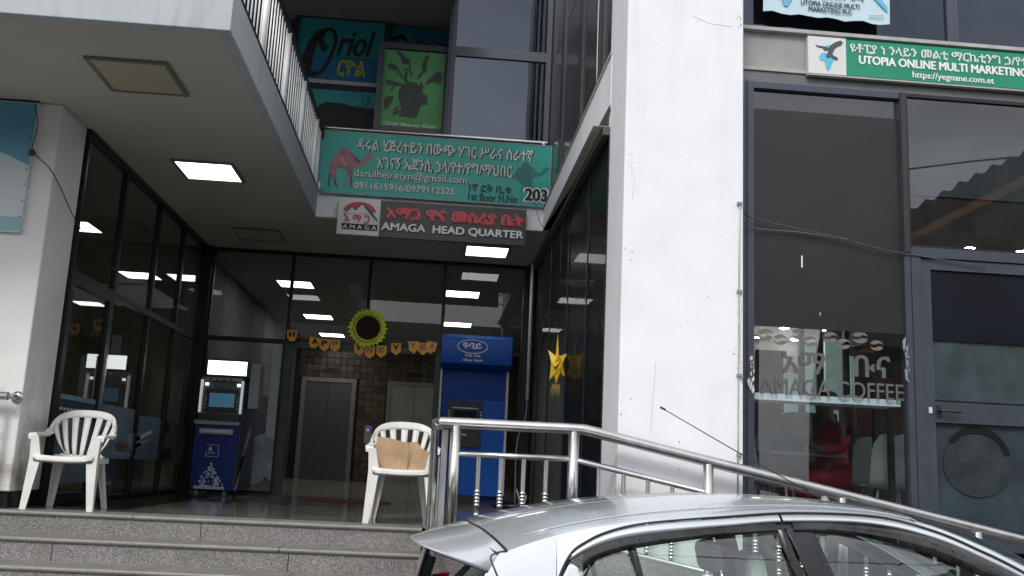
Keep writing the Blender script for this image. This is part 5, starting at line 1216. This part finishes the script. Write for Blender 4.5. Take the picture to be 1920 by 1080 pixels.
# rear end of the roof follows the curved tailgate seam
def seam(u): return .215+.165*abs(u)**2
rr_ = []
for i, r in enumerate(rows[:iw+1]):
    x = xs[i]
    if x < .40:
        q_ = []
        for j, p in enumerate(r):
            u = (p[1]-YM_)/hw_(lerp_tab(RE, x)); s_ = seam(u)
            t_ = (x-.22)/(.40-.22)
            nx_ = s_+(.43-s_)*t_*1.0
            zc, ze = lerp_tab(ZC, nx_), lerp_tab(RE, max(nx_, .22)); w = hw_(ze); a = abs(u)
            q_.append((nx_, YM_+w*u, zc-(zc-ze)*(a**3.2)))
        rr_.append(q_)
    elif x < .43: continue
    else: rr_.append(r)
MB().grid(rr_).build('roof', PAINT, car)
# creases of the roof (pressed channels)
for sd_ in (-1, 1):
    pts = []
    for x in [.45+i*.12 for i in range(17)]:
        ze, zc = lerp_tab(RE, x), lerp_tab(ZC, x); w = hw_(ze); u = .90
        pts.append((x, YM_+sd_*w*u, zc-(zc-ze)*(u**3.2)+.001))
    MB().tube(pts, .0035, 5).build('roof_moulding', PAINT, car)
# windscreen
wr = []
for i in range(11):
    x = 2.44+i*.115
    ze, zc = lerp_tab(RE, x), lerp_tab(ZC, x); w = hw_(max(ze, .9))-.02
    wr.append([(x, YM_+w*u, zc-(zc-ze)*(abs(u)**2.4)*.8) for u in (-1, -.8, -.5, -.2, 0, .2, .5, .8, 1)])
MB().grid(wr).build('windscreen', GL_CAR, car)
# pillars beside the windscreen
for sd_ in (-1, 1):
    r1 = []
    for i in range(12):
        x = 2.35+i*.115; ze = lerp_tab(RE, x); zc = lerp_tab(ZC, x); w = hw_(max(ze, .9))
        r1.append([(x, YM_+sd_*(w+.002), ze-.02), (x, YM_+sd_*w, ze), (x, YM_+sd_*(w-.03), ze+(zc-ze)*.16+.004), (x, YM_+sd_*(w-.07), ze+(zc-ze)*.30+.002)])
    MB().grid(r1).build('pillar', PAINT, car)
# curves on the side
DR = sm_tab([(.585, 1.00), (.592, 1.08), (.611, 1.178), (.666, 1.281), (.741, 1.335), (.823, 1.374), (.951, 1.410), (1.123, 1.436), (1.469, 1.472), (1.714, 1.494), (2.0, 1.501), (2.195, 1.493), (2.34, 1.464), (2.472, 1.424), (2.601, 1.370), (2.763, 1.298), (3.1, 1.12), (3.42, .965)])
WB = sm_tab([(.655, 1.25), (.754, 1.305), (.923, 1.358), (1.218, 1.404), (1.449, 1.432), (1.668, 1.456), (2.0, 1.468), (2.2, 1.455), (2.34, 1.428), (2.47, 1.388), (2.6, 1.335), (2.8, 1.246), (3.1, 1.09), (3.36, .965)])
WT = sm_tab([(.700, 1.195), (.772, 1.252), (.93, 1.306), (1.207, 1.356), (1.449, 1.390), (1.668, 1.412), (1.9, 1.422), (2.047, 1.405), (2.221, 1.374), (2.40, 1.325), (2.539, 1.275), (2.7, 1.205), (2.9, 1.11), (3.1, 1.01), (3.16, .98)])
def zt(tab, x): return lerp_tab(tab, x)
def sidepoly(pts, name, mt, parent=car, off=0, thick=.012, sub=.06, both=True, **k):
    for sd_ in ((-1, 1) if both else (-1,)):
        out = []
        n = len(pts)
        for i in range(n):
            a = Vector(pts[i]); b = Vector(pts[(i+1) % n]); m_ = max(1, int((b-a).length/sub))
            for j in range(m_): out.append(a+(b-a)*j/m_)
        bm_ = bmesh.new()
        vs_ = [bm_.verts.new((p.x, 0, p.y)) for p in out]
        f_ = bm_.faces.new(vs_)
        f_.normal_update()
        bmesh.ops.triangulate(bm_, faces=bm_.faces[:], quad_method='BEAUTY', ngon_method='EAR_CLIP')
        # slice so that the panel follows the curved side
        for zc_ in [.3+.04*k for k in range(32)]:
            g_ = bm_.verts[:]+bm_.edges[:]+bm_.faces[:]
            bmesh.ops.bisect_plane(bm_, geom=g_, plane_co=(0, 0, zc_), plane_no=(0, 0, 1))
        x_lo = min(v.co.x for v in bm_.verts); x_hi = max(v.co.x for v in bm_.verts); kx = x_lo+.1
        while kx < x_hi:
            bmesh.ops.bisect_plane(bm_, geom=bm_.verts[:]+bm_.edges[:]+bm_.faces[:], plane_co=(kx, 0, 0), plane_no=(1, 0, 0)); kx += .1
        bmesh.ops.triangulate(bm_, faces=[f for f in bm_.faces if len(f.verts) > 4])
        for v in bm_.verts:
            v.co = SP(v.co.x, v.co.z, sd_, off)
        bmesh.ops.recalc_face_normals(bm_, faces=bm_.faces)
        me = bpy.data.meshes.new(name); bm_.to_mesh(me); bm_.free(); me.materials.append(mt)
        for p in me.polygons: p.use_smooth = True
        o = bpy.data.objects.new(name, me); add(o, parent)
        if thick:
            s_ = o.modifiers.new('thickness', 'SOLIDIFY'); s_.thickness = thick; s_.offset = -1 if False else 0
def band(t1, t2, x0, x1, n=30):
    a = [(x0+(x1-x0)*i/n, zt(t1, x0+(x1-x0)*i/n)) for i in range(n+1)]
    b = [(x0+(x1-x0)*i/n, zt(t2, x0+(x1-x0)*i/n)) for i in range(n+1)]
    return a+b[::-1]
BELT = .985
def strip(name, mt, t1, t2, x0, x1, off, n=40, d1=0, d2=0):
    for sd_ in (-1, 1):
        rows_ = []
        for i in range(n+1):
            x = x0+(x1-x0)*i/n; za, zb2 = zt(t1, x)-d1, zt(t2, x)-d2
            rows_.append([SP(x, za-.0, sd_, off-.012), SP(x, za-.0015, sd_, off), SP(x, (za+zb2)/2, sd_, off+.003), SP(x, zb2+.0015, sd_, off), SP(x, zb2, sd_, off-.012)])
        MB().grid(rows_).build(name, mt, car)
# rear quarter and cant panel between roof edge and door opening
for sd_ in (-1, 1):
    rows_ = []
    for k in range(62):                                   # cant panel over the doors
        x = .60+k*.048; a_, b_ = zt(RE, x), zt(DR, x)+.006
        if a_ < b_+.002: a_ = b_+.002
        rows_.append([SP(x, b_+(a_-b_)*t_/6, sd_, .003*(1-t_/6)) for t_ in range(7)])
    MB().grid(rows_).build('cant_panel', PAINT, car)
    rows_ = []
    for k in range(19):                                   # panel behind the rear door
        s_ = k/18; xt = .335+(.60-.335)*s_; xb = .0+.587*s_; ztp = zt(RE, xt); r_ = []
        for v_ in range(22):
            v = v_/21; x = xb+(xt-xb)*v**1.7; z = .30+(ztp-.30)*v
            if k == 18: x = max(x, .587+(.012 if v > .9 else 0)*0)
            r_.append(SP(x, z, sd_, 0))
        rows_.append(r_)
    MB().grid(rows_).build('rear_quarter', PAINT, car)
    MB().tube([SP(x, z+.003, sd_, .004) for x, z in DR if x < 3.3], .0055, 6).build('door_gap', RUB, car)
    MB().tube([SP(x, z, sd_, .006) for x, z in WB if x < 3.2], .003, 5).build('frame_gap', RUB, car)
    MB().tube([SP(x, z, sd_, .003) for x, z in sm_tab([(.375, 1.281), (.33, 1.272), (.30, 1.25), (.325, 1.19), (.335, 1.15), (.30, 1.05), (.24, .95)])][:24], .004, 5).build('tailgate_gap', RUB, car)
# silver door frames (upper) and visors
strip('rear_door_frame', PAINT, DR, WB, .668, 1.672, .004, d1=.004)
strip('front_door_frame', PAINT, DR, WB, 1.684, 3.3, .004, d1=.004)
strip('rear_visor', GL_VIS, WB, WT, .715, 1.64, .012)
strip('front_visor', GL_VIS, WB, WT, 1.72, 2.98, .012)
strip('seal', TRIM, WB, WT, .72, 3.0, -.004)
# body-colour web behind the quarter glass
sidepoly([(.592, .99), (.60, 1.08), (.618, 1.17), (.66, 1.243), (.72, 1.205), (.665, 1.09), (.64, .99)], 'door_corner', PAINT, off=.002, thick=.004)
# glazing
sidepoly([(.675, .99), (.70, 1.10), (.735, 1.195)]+[(x, zt(WT, x)-.004) for x in (.78, .85, .92)]+[(.955, 1.20), (1.01, .99)], 'quarter_glass', GL_CAR, off=-.012, thick=0)
sidepoly([(1.045, .99), (.985, 1.20), (.962, 1.305)]+[(x, zt(WT, x)-.004) for x in (1.1, 1.25, 1.4, 1.55, 1.62)]+[(1.70, 1.22), (1.755, .99)], 'rear_door_glass', GL_CAR, off=-.012, thick=0)
sidepoly([(1.955, .99), (1.89, 1.22), (1.815, 1.412)]+[(x, zt(WT, x)-.004) for x in (1.9, 2.05, 2.2, 2.35, 2.5, 2.65, 2.8, 2.95, 3.08)]+[(3.14, .99)], 'front_door_glass', GL_CAR, off=-.012, thick=0)
# pillars, seals
sidepoly([(1.020, .99), (.962, 1.20), (.925, 1.308), (.965, 1.313), (.993, 1.20), (1.05, .99)], 'window_divider', TRIM, off=.0, thick=.004)
sidepoly([(.655, .99), (.685, 1.12), (.712, 1.205), (.735, 1.232), (.75, 1.225), (.722, 1.16), (.70, 1.09), (.682, .99)], 'window_seal', TRIM, off=.001, thick=.004)
sidepoly([(1.762, .99), (1.70, 1.22), (1.625, 1.425), (1.672, 1.43), (1.742, 1.22), (1.815, .99)], 'rear_door_pillar', TRIM, off=.004, thick=.004)
sidepoly([(1.825, .99), (1.755, 1.22), (1.684, 1.43), (1.812, 1.425), (1.887, 1.22), (1.95, .99)], 'front_door_pillar', TRIM, off=.004, thick=.004)
# sides below the belt: rear door, front door, wing
sidepoly([(.585, .985), (1.808, .985), (1.80, .30), (.98, .30), (.92, .46), (.80, .60), (.66, .66), (.585, .665)], 'rear_door', PAINT, off=.002, thick=.004)
sidepoly([(1.818, .985), (3.40, .965), (3.38, .80), (3.02, .30), (1.81, .30)], 'front_door', PAINT, off=.002, thick=.004)
sidepoly([(3.41, .96), (3.60, .915), (4.02, .84), (4.22, .74), (4.28, .55), (4.26, .34), (3.98, .34), (3.95, .48), (3.84, .60), (3.68, .655), (3.50, .63), (3.36, .53), (3.29, .40), (3.27, .30), (3.04, .30), (3.39, .79)], 'front_wing', PAINT, off=0, thick=.004)
for sx in (1.58, 3.0): sidepoly([(sx-.12, .85), (sx+.12, .85), (sx+.12, .88), (sx-.12, .88)], 'door_handle', PAINT, off=.022, thick=.01)
# bonnet, bumpers, tailgate
bn_ = []
for i in range(9):
    x = 3.55+i*.09; ze = lerp_tab([(3.55, .93), (4.0, .85), (4.2, .76), (4.27, .62)], x); w = hw_(ze)
    bn_.append([(x, YM_+w*u, ze+.06*(1-abs(u)**2.5)) for u in (-1, -.8, -.5, 0, .5, .8, 1)])
MB().grid(bn_).build('bonnet', PAINT, car)
fb = [[(4.20+.10*(1-abs(u)**3)+d, YM_+.83*u, z) for u in (-1, -.9, -.6, -.3, 0, .3, .6, .9, 1)] for z, d in ((.70, -.02), (.55, .05), (.40, .05), (.22, .0))]
MB().grid(fb).build('front_bumper', PAINT, car)
rb = [[(-.03-.12*(1-abs(u)**3)+d, YM_+.83*u, z) for u in (-1, -.9, -.6, -.3, 0, .3, .6, .9, 1)] for z, d in ((.85, .02), (.62, -.02), (.40, -.02), (.22, .03))]
MB().grid(rb).build('rear_bumper', PAINT, car)
us_ = [-1+2*i/24 for i in range(25)]
def trail(u):
    a = abs(u); return (-.085+.415*a**1.75, YM_+.60*u, 1.278-.105*a**1.5)
def seamp(u, dx=-.012):
    x = seam(u)+dx; ze, zc = lerp_tab(RE, max(x, .2)), lerp_tab(ZC, x); w = hw_(ze); a = abs(u)
    return (x, YM_+w*u*.995, zc-(zc-ze)*(a**3.2)-.002)
sp = []
for t_ in (0, .25, .5, .75, .93, 1.0):
    r = []
    for u in us_:
        A, Bq = Vector(seamp(u)), Vector(trail(u)); p = A+(Bq-A)*t_; p.z += .006*sin(pi*t_); r.append(p)
    sp.append(r)
low = [[Vector(trail(u))+Vector((.014, 0, -.012)) for u in us_], [Vector(trail(u))*1.0+Vector((.12+.03*abs(u), 0, -.030)) for u in us_]]
MB().grid(sp+low).build('spoiler', PAINT, car)
MB().tube([Vector(seamp(u, -.002))+Vector((0, 0, -.004)) for u in us_], .006, 6).build('tailgate_seam', RUB, car)
MB().grid([[Vector(seamp(u, .004))+Vector((0, 0, -.03)) for u in us_], [Vector(seamp(u, -.03))+Vector((0, 0, -.03)) for u in us_]]).build('seam_channel', RUB, car)
# tailgate side returns (body colour) and dark glass
gl = []
for z, x0, w in ((1.245, .0, .54), (1.15, -.03, .60), (1.05, -.065, .635), (.95, -.09, .66)):
    gl.append([(x0+.03*u*u+.12*max(0, abs(u)-.75), YM_+w*u, z-.02*u*u) for u in (-1, -.9, -.75, -.4, 0, .4, .75, .9, 1)])
MB().grid(gl).build('rear_window', glass('privacy glass', (.05, .055, .06), 1.5, 1.4), car)
tg = [[(p[0]-.005, p[1], p[2]) for p in gl[-1]]]+[[(-.12+.03*u*u, YM_+.70*u, .86) for u in (-1, -.9, -.75, -.4, 0, .4, .75, .9, 1)]]
MB().grid(tg).build('tailgate', PAINT, car)
for sd_ in (-1, 1):
    o = MB().grid([[(.335, YM_+sd_*.600, 1.165), (.30, YM_+sd_*.61, 1.10), (.20, YM_+sd_*.66, .98), (.12, YM_+sd_*.70, .86)], [(.29, YM_+sd_*.575, 1.172), (.25, YM_+sd_*.585, 1.10), (.14, YM_+sd_*.63, .98), (.04, YM_+sd_*.68, .86)]])
    o.build('tailgate_edge', PAINT, car)
    MB().grid([[(.16, YM_+sd_*.735, 1.03), (.10, YM_+sd_*.79, .80)], [(.02, YM_+sd_*.66, 1.02), (-.06, YM_+sd_*.70, .80)]]).build('tail_light', mat('red lamp', (.4, .01, .01), .15), car)
    MB().box(4.16, 4.25, YM_+sd_*.50, YM_+sd_*.74, .60, .72).build('headlight', GL_CAR, car)
    m_ = MB().box(3.02, 3.16, YM_+sd_*.78, YM_+sd_*.96, .98, 1.11).build('door_mirror', PAINT, car, bevel=.02)
# wheels
def wheel(x, sd_):
    w = MB(); n = 28; R0 = .31; y0 = YM_+sd_*.62; y1 = YM_+sd_*.815
    prof = [(.20, y0), (.29, y0), (R0, y0+(y1-y0)*.15), (R0, y0+(y1-y0)*.85), (.29, y1), (.20, y1)]
    w.grid([[(x+r*cos(2*pi*j/n), y, .31+r*sin(2*pi*j/n)) for j in range(n)] for r, y in prof], closed=True)
    o = w.build('wheel', RUB, car)
    d = MB().grid([[(x+r*cos(2*pi*j/n), y, .31+r*sin(2*pi*j/n)) for j in range(n)] for r, y in [(.201, y1-.0), (.19, y1-sd_*.02), (.05, y1-sd_*.03), (.02, y1-sd_*.01)]], closed=True)
    d.build('rim', LGREY, o)
for x in (.66, 3.63):
    for sd_ in (-1, 1): wheel(x, sd_)
# cabin: floor, dash, seats, mirror
B(.1, 3.6, YM_-.66, YM_+.66, .22, .34).box(3.1, 3.55, YM_-.60, YM_+.60, .34, .90).box(.05, .25, YM_-.6, YM_+.6, .34, .88).build('cabin_floor', INT, car)
rows = []
for x in [.45+i*.2 for i in range(11)]:
    ze, zc = lerp_tab(RE, x)-.02, lerp_tab(ZC, x)-.045; w = hw_(ze)-.03
    rows.append([(x, YM_+w*u, zc-(zc-ze)*(abs(u)**3.2)) for u in (-1, -.8, -.5, 0, .5, .8, 1)])
MB().grid(rows).build('headlining', mat('headlining', (.36, .37, .36), .9), car)
def seat(x, y, wd=.26, top=1.10):
    s_ = MB().box(x-.02, x+.50, y-wd, y+wd, .36, .52).build('seat_cushion', INTL, car, bevel=.05)
    M_ = Matrix.Translation((x, y, .50)) @ Matrix.Rotation(-.30, 4, 'Y')
    MB().box(-.07, .07, -wd, wd, 0, top-.50, M_).build('seat_back', INTL, car, bevel=.05)
    M2 = Matrix.Translation((x-.16, y, top+.03)) @ Matrix.Rotation(-.2, 4, 'Y')
    hr_ = MB().box(-.05, .05, -.13, .13, 0, .17, M2).build('headrest', INTL, car, bevel=.04)
for y in (-.36, .36): seat(1.78, YM_+y); 
for y in (-.36, .36): seat(.85, YM_+y, .30, 1.04)
MB().tube([(2.75+.06*cos(a), YM_+.36+.18*cos(a)*0+.18*sin(a), .93+.17*cos(a)) for a in [2*pi*k/20 for k in range(21)]], .014, 7).build('steering_wheel', TRIM, car)
B(2.50, 2.53, YM_-.11, YM_+.11, 1.33, 1.40).build('rear_view_mirror', TRIM, car, bevel=.01)
# aerial
MB().tube([(2.131, YM_, 1.555), (1.95, YM_, 1.642), (1.6, YM_, 1.815), (1.24, YM_, 2.0)], [.0045, .0035, .003, .0025], 6).build('aerial', RUB, car)
MB().lathe([(0, .03), (.012, .028), (.022, .012), (.03, 0)], (2.131, YM_, 1.548), 12).build('aerial_base', mat('aerial base grey', (.22, .20, .20), .5), car)
MB().tube([(1.252, YM_, 1.995), (1.225, YM_, 2.008)], .006, 6).build('aerial_tip', RUB, car)
for o in list(car.children):                          # glass faces look outwards
    if o.type == 'MESH' and o.data.materials and 'glass' in o.data.materials[0].name+'' or o.type == 'MESH' and o.data.materials and 'visor' in o.data.materials[0].name:
        t_ = sum((p.normal.dot(p.center-Vector((1.9, YM_, .9)))*p.area for p in o.data.polygons), 0)
        if t_ < 0: o.data.flip_normals()
# rain drops on the visors: real tiny beads, one joined part
rd = random.Random(2); mb = MB()
for k in range(46):
    x = rd.uniform(.8, 2.9); 
    if 1.64 < x < 1.73: continue
    t_ = rd.random(); z = zt(WT, x)+.006+(zt(WB, x)-zt(WT, x)-.012)*t_; p = SP(x, z, -1, .015); r = rd.uniform(.0025, .0055)
    mb.lathe([(r, 0), (r*.6, r*.6), (0, r*.8)], (0, 0, 0), 6)
    M_ = Matrix.Translation(p) @ Matrix.Rotation(pi/2, 4, 'X')
    n_ = 18
    mb.v[-n_:] = [tuple(M_ @ Vector(v)) for v in mb.v[-n_:]]
mb.build('mud_specks', DARK, car, kind='stuff')
# ================================================================== ACROSS THE STREET (seen in the glass)
ob = thing('opposite_building', (-6, -17, 0), 'pale three storey building across the street, seen only as a reflection', 'building')
B(-26, -2.5, -22, -15, 0, 7.5).build('wall', mat('opposite render', (.34, .34, .33), .9, var=.1), ob)
for i in range(8):
    for j in range(2):
        wn = B(-24.6+i*2.8, -23.1+i*2.8, -15.02, -14.98, 1.3+j*3.1, 2.9+j*3.1).build('window', ALU, ob)
ob2 = thing('opposite_building', (3, -15, 0), 'darker brown fronted building across the street, seen only as a reflection', 'building')
B(-2.4, 9.5, -20, -13.5, 0, 7.3).build('wall', mat('opposite brown', (.17, .15, .135), .9, var=.2), ob2)
for i in range(5):
    for j in range(2): B(-1.6+i*2.2, -.2+i*2.2, -13.52, -13.48, 1.0+j*3.1, 2.9+j*3.1).build('window', ALU, ob2)
sh_ = thing('corrugated_shed', (14, -8, 0), 'tall dark corrugated shed with an orange beam, mirrored in the transom pane', 'shed')
cr = []
N = 160
for i in range(N+1):
    x = 8.6+i*.06; zt3 = 6.72+(x-8.6)*.55+.13*abs(sin(pi*x/.42))
    cr.append([(x, -6.0+.06*sin(2*pi*x/.42), zt3), (x, -7.5+.06*sin(2*pi*x/.42), zt3-3.4), (x, -7.6, 0)])
MB().grid(cr, smooth=False).build('corrugated_sheet', mat('dark corrugated', (.045, .05, .05), .6, metal=.3, var=.2), sh_)
MB().prism([(8.3, -5.9, 5.86), (18.5, -5.9, 11.45), (18.5, -5.9, 11.75), (8.3, -5.9, 6.02)], (0, .12, 0)).build('orange_beam', mat('orange beam', (.42, .17, .04), .7), sh_)
for i, (z0, z1, yy) in enumerate([(7.2, 8.6, -4.5), (9.0, 7.0, -5.2), (6.0, 6.6, -6.5), (6.4, 6.3, -6.6)]):
    tag(MB().tube([(-12+24*t/12, yy, z0+(z1-z0)*t/12-1.0*sin(pi*t/12)) for t in range(13)], .022, 5).build('overhead_cable', BLACK), ['overhead street cable rising to the right, highest', 'overhead street cable falling to the right', 'overhead street cable, low and almost level', 'lowest overhead street cable'][i]+', seen mirrored in the glass', 'cable')
